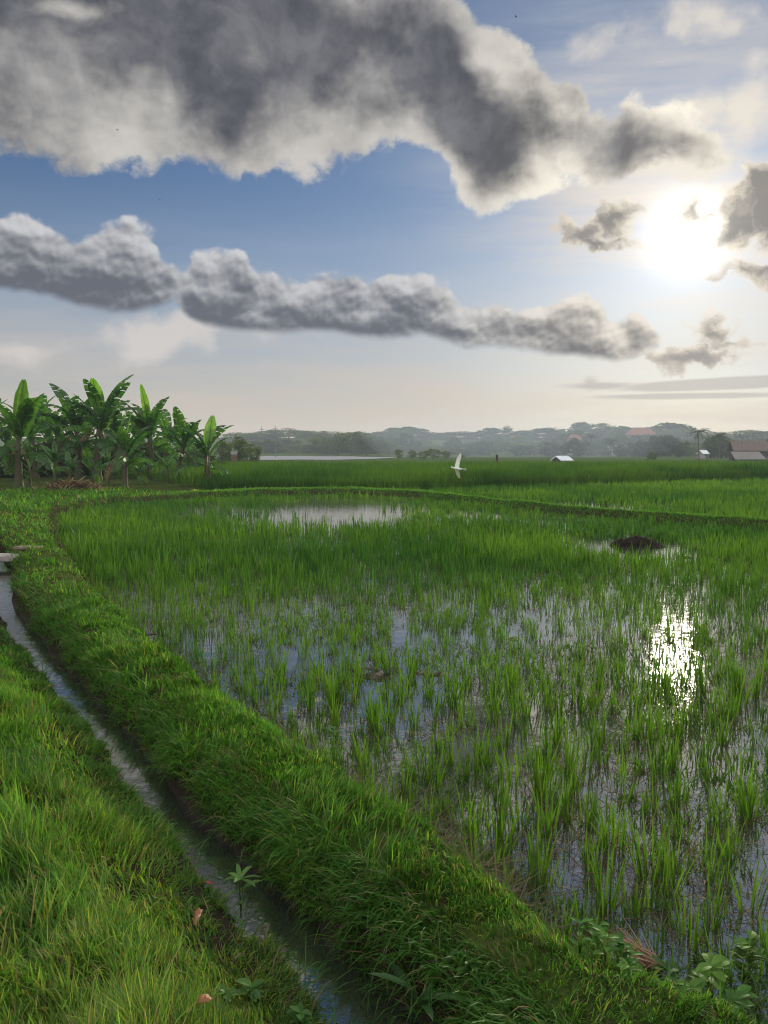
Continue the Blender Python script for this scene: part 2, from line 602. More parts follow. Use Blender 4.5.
PADDY2 = [tuple(at(x, y - 1.0, 0.0)[:2]) for x, y in far_bund] + [tuple(at(x, y + 0.6, 0.0)[:2]) for x, y in tall_front[::-1]]
TALL = TALLF + [(75, 75), (30, 66), (0, 62), (-30, 66), (-26, 58), (-14, 45)]


def left_of_ditch(x, y):
    mid = (np.array(DL) + np.array(DR)) / 2
    return np.asarray(x) < np.interp(y, mid[::-1, 1], mid[::-1, 0])


def ground_z(x, y):
    x = np.asarray(x, float); y = np.asarray(y, float)
    n = fbm(x * 0.9, y * 0.9, 3, 3) - 0.5
    nf = fbm(x * 5, y * 5, 9, 3) - 0.5
    z = 0.27 + 0.10 * n + 0.05 * nf
    r = np.hypot(x, y)
    # far fields step down a little and roll
    z = z - 0.55 * sstep(68, 90, y) + 0.05 * sstep(60, 200, y) * n
    z = z + sstep(300, 650, y) * 13.0
    # ditch
    dd = sd_poly(x, y, DITCH)
    wall = sstep(-0.07, 0.07, dd + 0.09 * nf + 0.06 * n)
    # the standpoint's side slopes gently to the water, the bund drops steeply
    sl = left_of_ditch(x, y)
    z = np.where(sl & (r < 14), np.minimum(z, 0.035 + 0.27 * sstep(0.0, 0.9, dd) + 0.05 * nf), z)
    z = np.where(~sl & (r < 40), np.minimum(z, 0.15 + 0.12 * sstep(0.0, 0.35, dd) + 0.10 * n), z)
    z = np.where(r < 40, -0.22 + (z + 0.22) * wall, z)
    # paddies
    dp = sd_poly(x, y, PADDY)
    mud = -0.060 - 0.03 * sstep(13, 20, y) + (0.20 - 0.13 * sstep(13, 20, y)) * (fbm(x * 2.2, y * 2.2, 21, 4) - 0.5) + 0.10 * (fbm(x * 7, y * 7, 23, 3) - 0.5)
    w = sstep(-0.22, 0.18, dp + 0.25 * nf)
    z = np.where(y < 60, mud + (z - mud) * w, z)
    d2 = sd_poly(x, y, PADDY2)
    mud2 = -0.10 + 0.14 * (fbm(x * 1.4, y * 1.4, 31, 4) - 0.5)
    w2 = sstep(-0.5, 0.3, d2)
    z = np.where((y < 70) & (d2 < 0.3), mud2 + (z - mud2) * w2, z)
    # low bund between the two
    b2 = seg_dist(x, y, BUND2)
    z = np.where(b2 < 0.8, np.maximum(z, 0.06 * (1 - sstep(0.1, 0.7, b2)) + 0.03 * nf), z)
    return z


def axis(a, b, fine, lo, hi, grow=1.12):
    """coordinates fine between lo and hi, coarser outside"""
    v = list(np.arange(lo, hi, fine))
    s = fine; c = hi
    while c < b:
        v.append(c); s = min(s * grow, 120); c += s
    v.append(b)
    s = fine; c = lo; w = []
    while c > a:
        s = min(s * grow, 120); c -= s; w.append(max(c, a))
    return np.array(sorted(set(w + v)))


gx = axis(-2500, 2500, 0.055, -7, 7, 1.05)
gy = axis(-60, 3000, 0.06, 1.2, 14, 1.018)
GX, GY = np.meshgrid(gx, gy)
GZ = ground_z(GX, GY)
nx, ny = len(gx), len(gy)
i0 = (np.arange(ny - 1)[:, None] * nx + np.arange(nx - 1)[None, :]).ravel()
quads = np.stack([i0, i0 + 1, i0 + nx + 1, i0 + nx], 1)
m_g, t, out = mat('soil_and_turf')
b = t.n.new('ShaderNodeBsdfPrincipled')
geo = t.n.new('ShaderNodeNewGeometry')
P = geo.outputs['Position']
px_, py_, pz_ = t.sep(P)
nz1 = t.noise(P, 3.5, 6, 0.65)
nz2 = t.noise(P, 0.35, 4, 0.6)
soil = t.mix(nz1, (0.012, 0.009, 0.006), (0.048, 0.036, 0.024))
turf = t.mix(nz2, (0.030, 0.055, 0.010), (0.060, 0.095, 0.018))
turf = t.mix(t.ss(0.5, 0.75, nz1), turf, (0.07, 0.065, 0.03))
onbank = t.mul(t.ss(0.10, 0.24, pz_), t.ss(0.30, 0.62, nz1))
far = t.ss(45.0, 70.0, py_)
c = t.mix(t.mx(onbank, far), soil, turf)
t.l.new(c, b.inputs['Base Color'])
wet = t.mul(t.ss(0.10, -0.02, pz_), t.ss(60.0, 40.0, py_))
t.l.new(t.mad(wet, -0.25, 0.92), b.inputs['Roughness'])
t.l.new(t.mul(wet, 0.15), b.inputs['Specular IOR Level'])
bp = t.n.new('ShaderNodeBump'); bp.inputs['Strength'].default_value = 0.6; bp.inputs['Distance'].default_value = 0.03
t.l.new(t.noise(P, 14.0, 5, 0.65), bp.inputs['Height']); t.l.new(bp.outputs[0], b.inputs['Normal'])
t.l.new(b.outputs[0], out.inputs['Surface'])
g = np_mesh('ground', np.stack([GX.ravel(), GY.ravel(), GZ.ravel()], 1), [quads], m_g, smooth=True)
tag(g, kind='structure')


def sheet(name, P, z, m):
    bm = bmesh.new()
    bm.faces.new([bm.verts.new((p[0], p[1], z)) for p in P])
    bmesh.ops.triangulate(bm, faces=bm.faces[:])
    for f in bm.faces:
        if f.normal.z < 0: f.normal_flip()
    me = bpy.data.meshes.new(name); bm.to_mesh(me); bm.free()
    me.materials.append(m)
    o = link(bpy.data.objects.new(name, me))
    return tag(o, kind='structure')


def grow(P, d):
    c = np.mean(np.array([p[:2] for p in P]), 0)
    return P


def widen(L, Rr, k):
    L, Rr = np.array(L), np.array(Rr)
    return [tuple(l + (l - r) * k) for l, r in zip(L, Rr)] + [tuple(r + (r - l) * k) for l, r in list(zip(L, Rr))[::-1]]


sheet('ditch_water', widen(DL, DR, 0.9), 0.0, M_DITCH)
def outward(P, d):
    P = [np.array(p[:2], float) for p in P]; out = []
    for i, p in enumerate(P):
        a, b = P[max(i - 1, 0)], P[min(i + 1, len(P) - 1)]
        t_ = (b - a) / (np.linalg.norm(b - a) + 1e-9)
        out.append(tuple(p + np.array([-t_[1], t_[0]]) * d))
    return out


nearP = [at(x, y, 0.0) for x, y in edge_near]
sheet('paddy_water', outward(nearP, -0.22)[:-1] + outward(TALLF, 0.8), 0.004, M_WATER)
# the far flooded field beyond the tall rice
fw = [atY(x, 451, Y)[:2] for x, Y in [(240, 185), (262, 178), (300, 186), (330, 181), (352, 190), (374, 205), (398, 240), (386, 262), (366, 270), (352, 300), (300, 325), (250, 318), (240, 250)]]
FARW_Z = -0.17
sheet('flooded_field_water', fw, FARW_Z, water_mat('wind_ruffled_water', 0.25, (0.10, 0.10, 0.09), 0.35, 1.5))

# ------------------------------------------------------------------ blades
def blade_geo(base, h, w, az, lean, curl, col, tw=None, k=3):
    """narrow leaves: each a strip of k pieces that leans and curls over; colours one per leaf"""
    n = len(base)
    if tw is None: tw = rng.uniform(-0.9, 0.9, n)
    dirx, diry = np.cos(az), np.sin(az)
    sx, sy = -np.sin(az + tw), np.cos(az + tw)
    pts = [np.array(base, float)]
    for i in range(k):
        th = lean + curl * ((i + 0.5) / k) ** 1.3
        seg = h / k
        p = pts[-1].copy()
        p[:, 0] += seg * np.sin(th) * dirx; p[:, 1] += seg * np.sin(th) * diry; p[:, 2] += seg * np.cos(th)
        pts.append(p)
    prof = {3: [0.75, 1.0, 0.7], 2: [0.9, 0.9], 4: [0.7, 1.0, 0.9, 0.6]}[k]
    vs_ = []
    for i in range(k):
        hw = (w * 0.5 * prof[i])[:, None]
        off = np.stack([sx, sy, np.zeros(n)], 1) * hw
        vs_ += [pts[i] - off, pts[i] + off]
    vs_.append(pts[k])
    nv = 2 * k + 1
    Vv = np.stack(vs_, 1).reshape(-1, 3)
    b0 = np.arange(n)[:, None] * nv
    q = np.concatenate([b0 + np.array([[2 * i, 2 * i + 1, 2 * i + 3, 2 * i + 2]]) for i in range(k - 1)], 0)
    tr = b0 + np.array([[2 * k - 2, 2 * k - 1, 2 * k]])
    C = np.repeat(np.asarray(col, np.float32), nv, 0)
    return Vv, q, tr, C


def blade_obj(name, parts, m, **kw):
    Vs, Q, Tt, C = [], [], [], []
    o = 0
    for (v, q, tr, c) in parts:
        Vs.append(v); Q.append(q + o); Tt.append(tr + o); C.append(c); o += len(v)
    return np_mesh(name, np.concatenate(Vs), [np.concatenate(Q), np.concatenate(Tt)], m, np.concatenate(C), **kw)


def mixcol(a, b, f):
    f = np.asarray(f)[:, None]
    return np.array(a)[None] * (1 - f) + np.array(b)[None] * f


def scatter(n, rmin, rmax, power, half=R(33)):
    """points round the standpoint, thinner with distance"""
    u = rng.random(n)
    if abs(power - 1) < 1e-3:
        r = rmin * (rmax / rmin) ** u
    else:
        e = 1 - power
        r = (rmin ** e + u * (rmax ** e - rmin ** e)) ** (1 / e)
    a = rng.uniform(-half, half, n)
    return r * np.sin(a), r * np.cos(a)


def in_view(x, y, z, m=60):
    px, py, dep = to_px(x, y, z)
    return (dep > 0.3) & (px > -m * 3) & (px < 768 + m * 3) & (py < 1024 + m * 5)


# --- grass on the banks
G1, G2, G3 = (0.064, 0.165, 0.018), (0.128, 0.255, 0.030), (0.034, 0.105, 0.014)
YEL, DRY = (0.27, 0.25, 0.035), (0.24, 0.19, 0.095)


def bank_grass(n, rmin, rmax, power):
    x, y = scatter(n, rmin, rmax, power)
    dd = sd_poly(x, y, DITCH); dp = sd_poly(x, y, PADDY)
    z = ground_z(x, y)
    keep = (z > 0.012) & (dd > 0.0) & (dp > -0.12) & in_view(x, y, z)
    pl = np.hypot(x, y)
    # left bank: everything on the camera's side of the ditch
    keep &= ~((sd_poly(x, y, PADDY2) < -0.3) | (sd_poly(x, y, TALL) < 0.0))
    # banana ground is mostly bare
    bare = (y > 31) & (y < 52) & (x < -7) & (fbm(x * 0.7, y * 0.7, 77, 3) > 0.40)
    keep &= ~bare
    cl = fbm(x * 2.6, y * 2.6, 41, 3)
    keep &= rng.random(n) < sstep(0.16, 0.42, cl) * 0.75 + 0.25
    keep &= ~((fbm(x * 1.7, y * 1.7, 91, 3) < 0.33) & (rng.random(n) < 0.75))
    keep &= ~((fbm(x * 4.5, y * 4.5, 211, 2) < 0.30) & (rng.random(n) < 0.85))
    x, y, z, dd, dp, cl, pl = [a[keep] for a in (x, y, z, dd, dp, cl, pl)]
    n = len(x)
    ditch_side = side_left(x, y)
    big = fbm(x * 0.8, y * 0.8, 55, 3)
    tuft = sstep(0.45, 0.75, fbm(x * 3.3, y * 3.3, 61, 3))
    h = np.where(ditch_side, 0.055 + 0.09 * big + 0.09 * tuft, 0.03 + 0.04 * big + 0.065 * tuft) * rng.uniform(0.55, 1.35, n)
    h *= np.where((dd < 0.25) & ~ditch_side, 1.25, 1.0) * np.where(ditch_side, 0.38 + 0.62 * sstep(0.0, 0.75, dd), 1.0)
    h *= np.where(dp < 0.1, 0.75, 1.0)
    w = (0.0021 + 0.0009 * pl) * rng.uniform(0.55, 1.3, n) * np.where(pl < 12, 1, 1.15)
    h = h * (1 + 0.012 * pl)
    broad = rng.random(n) < 0.10
    w = np.where(broad, w * 1.9, w); h = np.where(broad, h * 1.1, h)
    # leaves of one tuft share a bent; near the ditch they hang over it
    az = 9.0 * fbm(x * 2.4, y * 2.4, 201, 3) + rng.normal(0, 1.0, n)
    e = 0.05
    gxx = (sd_poly(x + e, y, DITCH) - sd_poly(x - e, y, DITCH)); gyy = (sd_poly(x, y + e, DITCH) - sd_poly(x, y - e, DITCH))
    over = np.arctan2(-gyy, -gxx)
    hang = (dd < 0.22) & (rng.random(n) < 0.7)
    az = np.where(hang, over + rng.normal(0, 0.7, n), az)
    lean = np.abs(rng.normal(0.22, 0.22, n)) + np.where(hang, 0.25, 0)
    curl = rng.uniform(0.1, 1.7, n) + np.where(hang, 0.6, 0)
    f = np.clip(0.5 * rng.random(n) + 0.9 * (big - 0.3), 0, 1)
    col = mixcol(G3, G1, np.clip(f * 1.6, 0, 1))
    col = col + (np.array(G2) - np.array(G1))[None] * np.clip(f - 0.35, 0, 1)[:, None] * 1.1
    yel = sstep(0.36, 0.66, fbm(x * 1.1, y * 1.1, 71, 3)) * np.where(ditch_side, 1.0, 0.45) * sstep(9, 2.0, pl)
    isy = rng.random(n) < (0.05 + 0.42 * yel)
    col = np.where(isy[:, None], mixcol(G2, YEL, rng.random(n) * 0.8), col)
    isd = rng.random(n) < (0.04 + 0.09 * yel)
    col = np.where(isd[:, None], mixcol(DRY, (0.13, 0.075, 0.035), rng.random(n)), col)
    col = col * (rng.uniform(0.72, 1.25, n) * (0.62 + 0.76 * fbm(x * 3.0, y * 3.0, 221, 3)))[:, None]
    return blade_geo(np.stack([x, y, z - 0.01], 1), h, w, az, lean, curl, col)


def side_left(x, y):
    """True on the standpoint's side of the ditch"""
    mid = (np.array(DL) + np.array(DR)) / 2
    ys = mid[:, 1][::-1]; xs = mid[:, 0][::-1]
    return np.asarray(x) < np.interp(y, ys, xs)


parts = [bank_grass(QG * 460000, 1.4, 9.0, 1.05), bank_grass(QG * 150000, 6.0, 34.0, 0.9)]
# long leaves hanging down over the steep side of the ditch
x, y = scatter(130000, 1.8, 14, 1.0)
dd = sd_poly(x, y, DITCH); k = (dd > 0.0) & (dd < 0.20) & (~side_left(x, y) | (rng.random(len(x)) < 0.10)) & (rng.random(len(x)) < 0.62)
x, y, dd = x[k], y[k], dd[k]; n = len(x); z = ground_z(x, y); r_ = np.hypot(x, y)
e = 0.05
gxx = sd_poly(x + e, y, DITCH) - sd_poly(x - e, y, DITCH); gyy = sd_poly(x, y + e, DITCH) - sd_poly(x, y - e, DITCH)
cl = sstep(0.25, 0.6, fbm(x * 3, y * 3, 44, 3))
parts.append(blade_geo(np.stack([x, y, z], 1), rng.uniform(0.07, 0.20, n) * (0.5 + 0.7 * cl), 0.003 + 0.0011 * r_, np.arctan2(-gyy, -gxx) + rng.normal(0, 0.8, n), rng.uniform(0.3, 1.0, n), rng.uniform(0.8, 2.0, n),
                       np.where((rng.random(n) < 0.10)[:, None], mixcol(DRY, (0.12, 0.08, 0.04), rng.random(n)), mixcol(G3, G1, rng.random(n)))))
o = blade_obj('bank_grass', parts, M_GRASS)
tag(o, kind='stuff')

# thin seed stems and long single leaves standing out of the turf
x, y = scatter(900, 1.5, 10, 1.1)
z = ground_z(x, y)
k = (z > 0.2) & side_left(x, y)
x, y, z = x[k], y[k], z[k]; n = len(x)
hx0 = None
p1 = blade_geo(np.stack([x, y, z], 1), rng.uniform(0.18, 0.40, n), rng.uniform(0.002, 0.004, n), rng.uniform(0, 6.28, n), rng.uniform(0.05, 0.6, n), rng.uniform(0.2, 1.3, n), mixcol(DRY, G2, rng.random(n)))
o = blade_obj('grass_stems', [p1], M_GRASS)
tag(o, kind='stuff')


# --- rice
RC1, RC2, RC3 = (0.026, 0.085, 0.008), (0.085, 0.170, 0.012), (0.018, 0.060, 0.012)


def tuft_parts(cx, cy, cz, hgt, nb, wid, dead=0.12, spread=0.05, k=3, tone=None):
    """tufts: nb leaves round each centre; arrays of centres in, one bundle of leaves out"""
    n = len(cx)
    idx = np.repeat(np.arange(n), nb)
    m = len(idx)
    az = rng.uniform(0, 2 * np.pi, m)
    rr = spread * np.sqrt(rng.random(m))
    H = hgt[idx] * rng.uniform(0.55, 1.12, m)
    lean = np.abs(rng.normal(0.07, 0.08, m)); curl = np.abs(rng.normal(0.18, 0.28, m))
    isd = rng.random(m) < dead
    H = np.where(isd, H * 0.6, H); lean = np.where(isd, lean + 0.4, lean); curl = np.where(isd, curl + 1.0, curl)
    t_ = rng.random(n)[idx] if tone is None else tone[idx]
    pt_ = fbm(cx * 0.35, cy * 0.35, 171, 3)[idx]
    f = np.clip(0.45 * t_ + 0.4 * rng.random(m) + 1.8 * (pt_ - 0.5), 0, 1)
    col = mixcol(RC1, RC2, f)
    col = np.where(isd[:, None], mixcol((0.17, 0.13, 0.055), (0.07, 0.045, 0.025), rng.random(m)), col)
    base = np.stack([cx[idx] + rr * np.cos(az), cy[idx] + rr * np.sin(az), cz[idx] - 0.02], 1)
    return blade_geo(base, H, wid[idx] * rng.uniform(0.7, 1.25, m), az + rng.normal(0, 0.5, m), lean, curl, col, k=k)


sp = 0.168
hx, hy = np.meshgrid(np.arange(-16, 26, sp), np.arange(1.6, 36, sp))
hx = hx.ravel() + rng.normal(0, 0.055, hx.size); hy = hy.ravel() + rng.normal(0, 0.055, hy.size)
ang = R(12)
hx, hy = hx * math.cos(ang) - hy * math.sin(ang) + 5, hx * math.sin(ang) + hy * math.cos(ang) - 1
dp = sd_poly(hx, hy, PADDY)
ok = (dp < -0.10) & in_view(hx, hy, 0 * hx, 40)
hx, hy, dp = hx[ok], hy[ok], dp[ok]
ppx, ppy, _ = to_px(hx, hy, 0 * hx)
# how thickly the rice has come up: thin in the wet right front, open at the pools
OPEN = [(335, 509, 86, 14, 1.0), (345, 511, 60, 9, 1.0), (205, 509, 26, 7, 0.9), (478, 515, 34, 5, 1.0), (600, 549, 30, 9, 1.0), (680, 551, 14, 7, 1.0), (638, 549, 36, 10, 1.0),
        (586, 520, 56, 6, 0.98), (690, 640, 85, 45, 0.0), (560, 625, 60, 30, 0.35), (735, 760, 45, 60, 0.25), (560, 840, 50, 30, 0.3), (640, 870, 60, 25, 0.3), (430, 740, 40, 30, 0.25), (735, 870, 25, 40, 0.4),
        (420, 640, 90, 30, 0.25), (250, 610, 70, 25, 0.2), (590, 720, 60, 35, 0.3)]
wet = [(*at(a, b_, 0)[:2], at(a + rx, b_, 0)[0] - at(a, b_, 0)[0], abs(at(a, b_ - ry, 0)[1] - at(a, b_ + ry, 0)[1]) / 2, s) for a, b_, rx, ry, s in OPEN]
dens = np.full(len(hx), 0.93)
for (a, b_, rx, ry, s) in wet:
    d = ((hx - a) / rx) ** 2 + ((hy - b_) / ry) ** 2
    dens *= 1 - s * np.exp(-((d ** 1.6) * 0.45 if b_ > 20 or s > 0.8 else d * 0.9))
nn = fbm(hx * 0.55, hy * 0.55, 101, 3)
frontness = sstep(13.5, 9.5, hy)
dens *= 1 - frontness * 0.20 * sstep(0.62, 0.30, nn)
dens *= 1 - 0.06 * frontness
ok = rng.random(len(hx)) < dens
hx, hy, dp, nn = hx[ok], hy[ok], dp[ok], nn[ok]
ppx, ppy, pdep = to_px(hx, hy, 0 * hx)
hz_ = np.minimum(np.maximum(ground_z(hx, hy), -0.06), 0.04)
hh = (0.225 + 0.10 * rng.random(len(hx)) + 0.06 * (nn - 0.5)) * (1 - 0.25 * sstep(-0.6, 0.0, dp))
hh *= np.where(rng.random(len(hx)) < 0.12, 0.62, 1.0)
inframe = (ppx > 5) & (ppx < 763) & (ppy < 1016) & (ppy > 480)
order = np.argsort(np.where(inframe, pdep, 1e6))
single = order[:300]
rest = np.setdiff1d(np.arange(len(hx)), single)

variants = []
for v in range(18):
    g_ = tuft_parts(np.zeros(1), np.zeros(1), np.zeros(1), np.array([1.0]), int(rng.integers(17, 30)), np.array([0.024]), dead=0.22, spread=0.11, k=4, tone=np.array([rng.random()]))
    variants.append(blade_obj('rice_tuft', [g_], M_RICE, link_it=False))
RG = 'rice tufts standing in the near paddy water'
for q, i in enumerate(single):
    o = bpy.data.objects.new('rice_tuft', variants[q % len(variants)])
    link(o)
    s = float(hh[i]) * 1.08
    o.location = (float(hx[i]), float(hy[i]), float(hz_[i]))
    o.rotation_euler = (float(rng.normal(0, 0.05)), float(rng.normal(0, 0.05)), float(rng.uniform(0, 6.28)))
    o.scale = (s * float(rng.uniform(0.85, 1.3)), s * float(rng.uniform(0.85, 1.3)), s)
    tag(o, 'upright green rice tuft rising from the shallow water nearest the grassy bund', 'rice tuft', RG)

gr = []
dist = np.hypot(hx, hy)
for (r0, r1, nb, kk, wf) in [(0, 9, 20, 3, 1.0), (9, 16, 15, 3, 1.25), (16, 60, 10, 2, 1.9)]:
    s = rest[(dist[rest] >= r0) & (dist[rest] < r1)]
    gr.append(tuft_parts(hx[s], hy[s], hz_[s], hh[s] * 1.05, nb, np.full(len(s), 0.0060 * wf), dead=0.14, spread=0.045 + 0.003 * r0, k=kk))
# dense young rice between the rows farther back
cx, cy = scatter(QG * 17000, 8.0, 36, 0.6, R(31))
d_ = sd_poly(cx, cy, PADDY)
pr = np.full(len(cx), 1.0)
for (a, b_, rx, ry, s) in wet:
    q = ((cx - a) / rx) ** 2 + ((cy - b_) / ry) ** 2
    pr *= 1 - s * np.exp(-(q ** 1.6) * 0.45)
pr *= (sstep(9.0, 14.5, cy) * 0.9 + 0.02) * (0.35 + 0.65 * sstep(0.36, 0.55, fbm(cx * 0.8, cy * 0.45, 191, 3)))
ok = (d_ < -0.15) & (rng.random(len(cx)) < pr)
cx, cy = cx[ok], cy[ok]
gr.append(tuft_parts(cx, cy, np.zeros(len(cx)) - 0.02, rng.uniform(0.20, 0.42, len(cx)) * (0.75 + 0.5 * fbm(cx * 0.5, cy * 0.5, 181, 3)), 6, 0.008 + 0.0009 * np.hypot(cx, cy), dead=0.05, spread=0.10, k=2))
o = blade_obj('rice_crop', gr, M_RICE); tag(o, kind='stuff')

# second paddy, behind the low bund
cx, cy = scatter(QG * 20000, 17, 64, 0.3, R(30))
d_ = sd_poly(cx, cy, PADDY2)
pools = [(585, 509.5, 46, 7.5), (652, 522, 22, 2.5), (660, 507, 12, 2.5)]
pr = np.ones(len(cx))
for a, b_, rx, ry in pools:
    p = at(a, b_, 0); rxx = at(a + rx, b_, 0)[0] - p[0]; ryy = abs(at(a, b_ - ry, 0)[1] - at(a, b_ + ry, 0)[1]) / 2
    pr *= 1 - 1.0 * np.exp(-0.35 * (((cx - p[0]) / rxx) ** 2 + ((cy - p[1]) / ryy) ** 2) ** 1.5)
ok = (d_ < -0.25) & (rng.random(len(cx)) < pr)
cx, cy = cx[ok], cy[ok]
p2 = tuft_parts(cx, cy, np.zeros(len(cx)) - 0.03, rng.uniform(0.30, 0.46, len(cx)), 7, 0.006 + 0.0009 * np.hypot(cx, cy), dead=0.03, spread=0.16, k=2)
o = blade_obj('rice_crop', [p2], M_RICE); tag(o, kind='stuff')

# tall ripe-green rice on its higher terrace
cx, cy = scatter(QG * 26000, 28, 80, -0.6, R(30))
d_ = sd_poly(cx, cy, TALL)
near_edge = seg_dist(cx, cy, TALLF)
ok = (d_ < 0.0)
cx, cy, near_edge = cx[ok], cy[ok], near_edge[ok]
ex = []
for (a, b_) in zip(TALLF[:-1], TALLF[1:]):
    L = math.hypot(b_[0] - a[0], b_[1] - a[1]); m_ = int(L * 70)
    tt = rng.random(m_)
    q = np.array(a)[None] * (1 - tt[:, None]) + np.array(b_)[None] * tt[:, None]
    nrm = np.array([-(b_[1] - a[1]), b_[0] - a[0]]) / L
    ex.append(q + nrm[None] * rng.uniform(0.0, 1.3, m_)[:, None])
ex = np.concatenate(ex)
cx = np.concatenate([cx, ex[:, 0]]); cy = np.concatenate([cy, ex[:, 1]])
cz = ground_z(cx, cy)
hgt = rng.uniform(0.78, 0.98, len(cx)) + 0.12 * (fbm(cx * 0.25, cy * 0.25, 5, 3) - 0.5)
p3 = tuft_parts(cx, cy, cz, hgt, 7, 0.010 + 0.0007 * np.hypot(cx, cy), dead=0.02, spread=0.20, k=3, tone=0.75 + 0.4 * (fbm(cx * 0.2, cy * 0.2, 6, 3) - 0.3))
o = blade_obj('tall_rice_crop', [p3], M_TALL); tag(o, kind='stuff')

# grass on the low bund, on the far fields, and weeds and straw afloat in the paddy
tt = rng.random(QG * 30000)
B = np.array(BUND2); seg = np.hypot(*(B[1:] - B[:-1]).T); cs = np.concatenate([[0], np.cumsum(seg)])
s_ = tt * cs[-1]
bx = np.interp(s_, cs, B[:, 0]) + rng.normal(0, 0.22, len(s_)); by = np.interp(s_, cs, B[:, 1]) + rng.normal(0, 0.22, len(s_))
far_ = rng.random(len(bx)) < 0.45
by = by - np.where(far_, rng.uniform(0.1, 1.5, len(by)), 0)
n = len(bx)
p4 = blade_geo(np.stack([bx, by, np.maximum(ground_z(bx, by), -0.01)], 1), rng.uniform(0.03, 0.085, n), 0.008 + 0.0008 * np.hypot(bx, by), rng.uniform(0, 6.28, n), rng.uniform(0, 0.5, n), rng.uniform(0, 1.2, n), mixcol(G1, G2, 0.5 * rng.random(n)))
fx, fy = scatter(QG * 9000, 64, 112, 0.0, R(31))
fz = ground_z(fx, fy)
ok = ~in_poly(fx, fy, fw) & (sd_poly(fx, fy, TALL) > 0.5)
fx, fy, fz = fx[ok], fy[ok], fz[ok]; n = len(fx)
p5 = blade_geo(np.stack([fx, fy, fz], 1), rng.uniform(0.2, 0.45, n), 0.10 + 0.0012 * np.hypot(fx, fy), rng.uniform(0, 6.28, n), rng.uniform(0, 0.5, n), rng.uniform(0, 0.8, n), mixcol(G1, G2, rng.random(n)))
o = blade_obj('field_grass', [p4, p5], M_GRASS); tag(o, kind='stuff')

x, y = scatter(QG * 48000, 2.2, 14, 1.0)
d_ = sd_poly(x, y, PADDY); z = np.maximum(ground_z(x, y), 0.004)
pt = fbm(x * 1.3, y * 1.3, 131, 4)
ok = (d_ < 0.05) & ((pt > 0.49) | (d_ > -0.35)) & in_view(x, y, z) & (rng.random(len(x)) < 0.8)
x, y, z = x[ok], y[ok], z[ok]; n = len(x); r_ = np.hypot(x, y)
p6 = blade_geo(np.stack([x, y, z - 0.004], 1), rng.uniform(0.03, 0.12, n), (0.0035 + 0.0009 * r_) * rng.uniform(0.6, 1.6, n), rng.uniform(0, 6.28, n), rng.uniform(0.2, 1.3, n), rng.uniform(0, 1.2, n), mixcol(G3, (0.09, 0.13, 0.03), rng.random(n)))
o = blade_obj('paddy_weeds', [p6], M_GRASS); tag(o, kind='stuff')

# short brown stubble of the last crop between the tufts
x, y = scatter(QG * 9000, 2.4, 15, 0.9)
d_ = sd_poly(x, y, PADDY); st_ = fbm(x * 0.9, y * 0.9, 231, 3)
ok = (d_ < -0.05) & in_view(x, y, 0 * x) & (rng.random(len(x)) < 0.25 + 0.75 * sstep(0.4, 0.6, st_))
x, y = x[ok], y[ok]
p8 = tuft_parts(x, y, np.zeros(len(x)), rng.uniform(0.05, 0.13, len(x)), 9, 0.004 + 0.0009 * np.hypot(x, y), dead=0.75, spread=0.045, k=2)
o = blade_obj('rice_stubble', [p8], M_STRAW); tag(o, kind='stuff')

x, y = scatter(QG * 15000, 2.2, 13, 1.0)
d_ = sd_poly(x, y, PADDY); z = np.maximum(ground_z(x, y), 0.004)
pt = fbm(x * 1.6 + 40, y * 1.6, 151, 4)
ok = (d_ < 0.12) & ((pt > 0.55) | ((d_ > -0.3) & (pt > 0.40))) & in_view(x, y, z)
x, y, z = x[ok], y[ok], z[ok]; n = len(x); r_ = np.hypot(x, y)
p7 = blade_geo(np.stack([x, y, z + 0.004], 1), rng.uniform(0.06, 0.24, n), (0.0022 + 0.0006 * r_) * rng.uniform(0.6, 1.4, n), rng.normal(0.6, 1.1, n), rng.uniform(1.1, 1.55, n), rng.uniform(-0.3, 0.3, n), mixcol((0.15, 0.11, 0.06), (0.05, 0.033, 0.022), rng.random(n)))
o = blade_obj('straw_litter', [p7], M_STRAW); tag(o, kind='stuff')

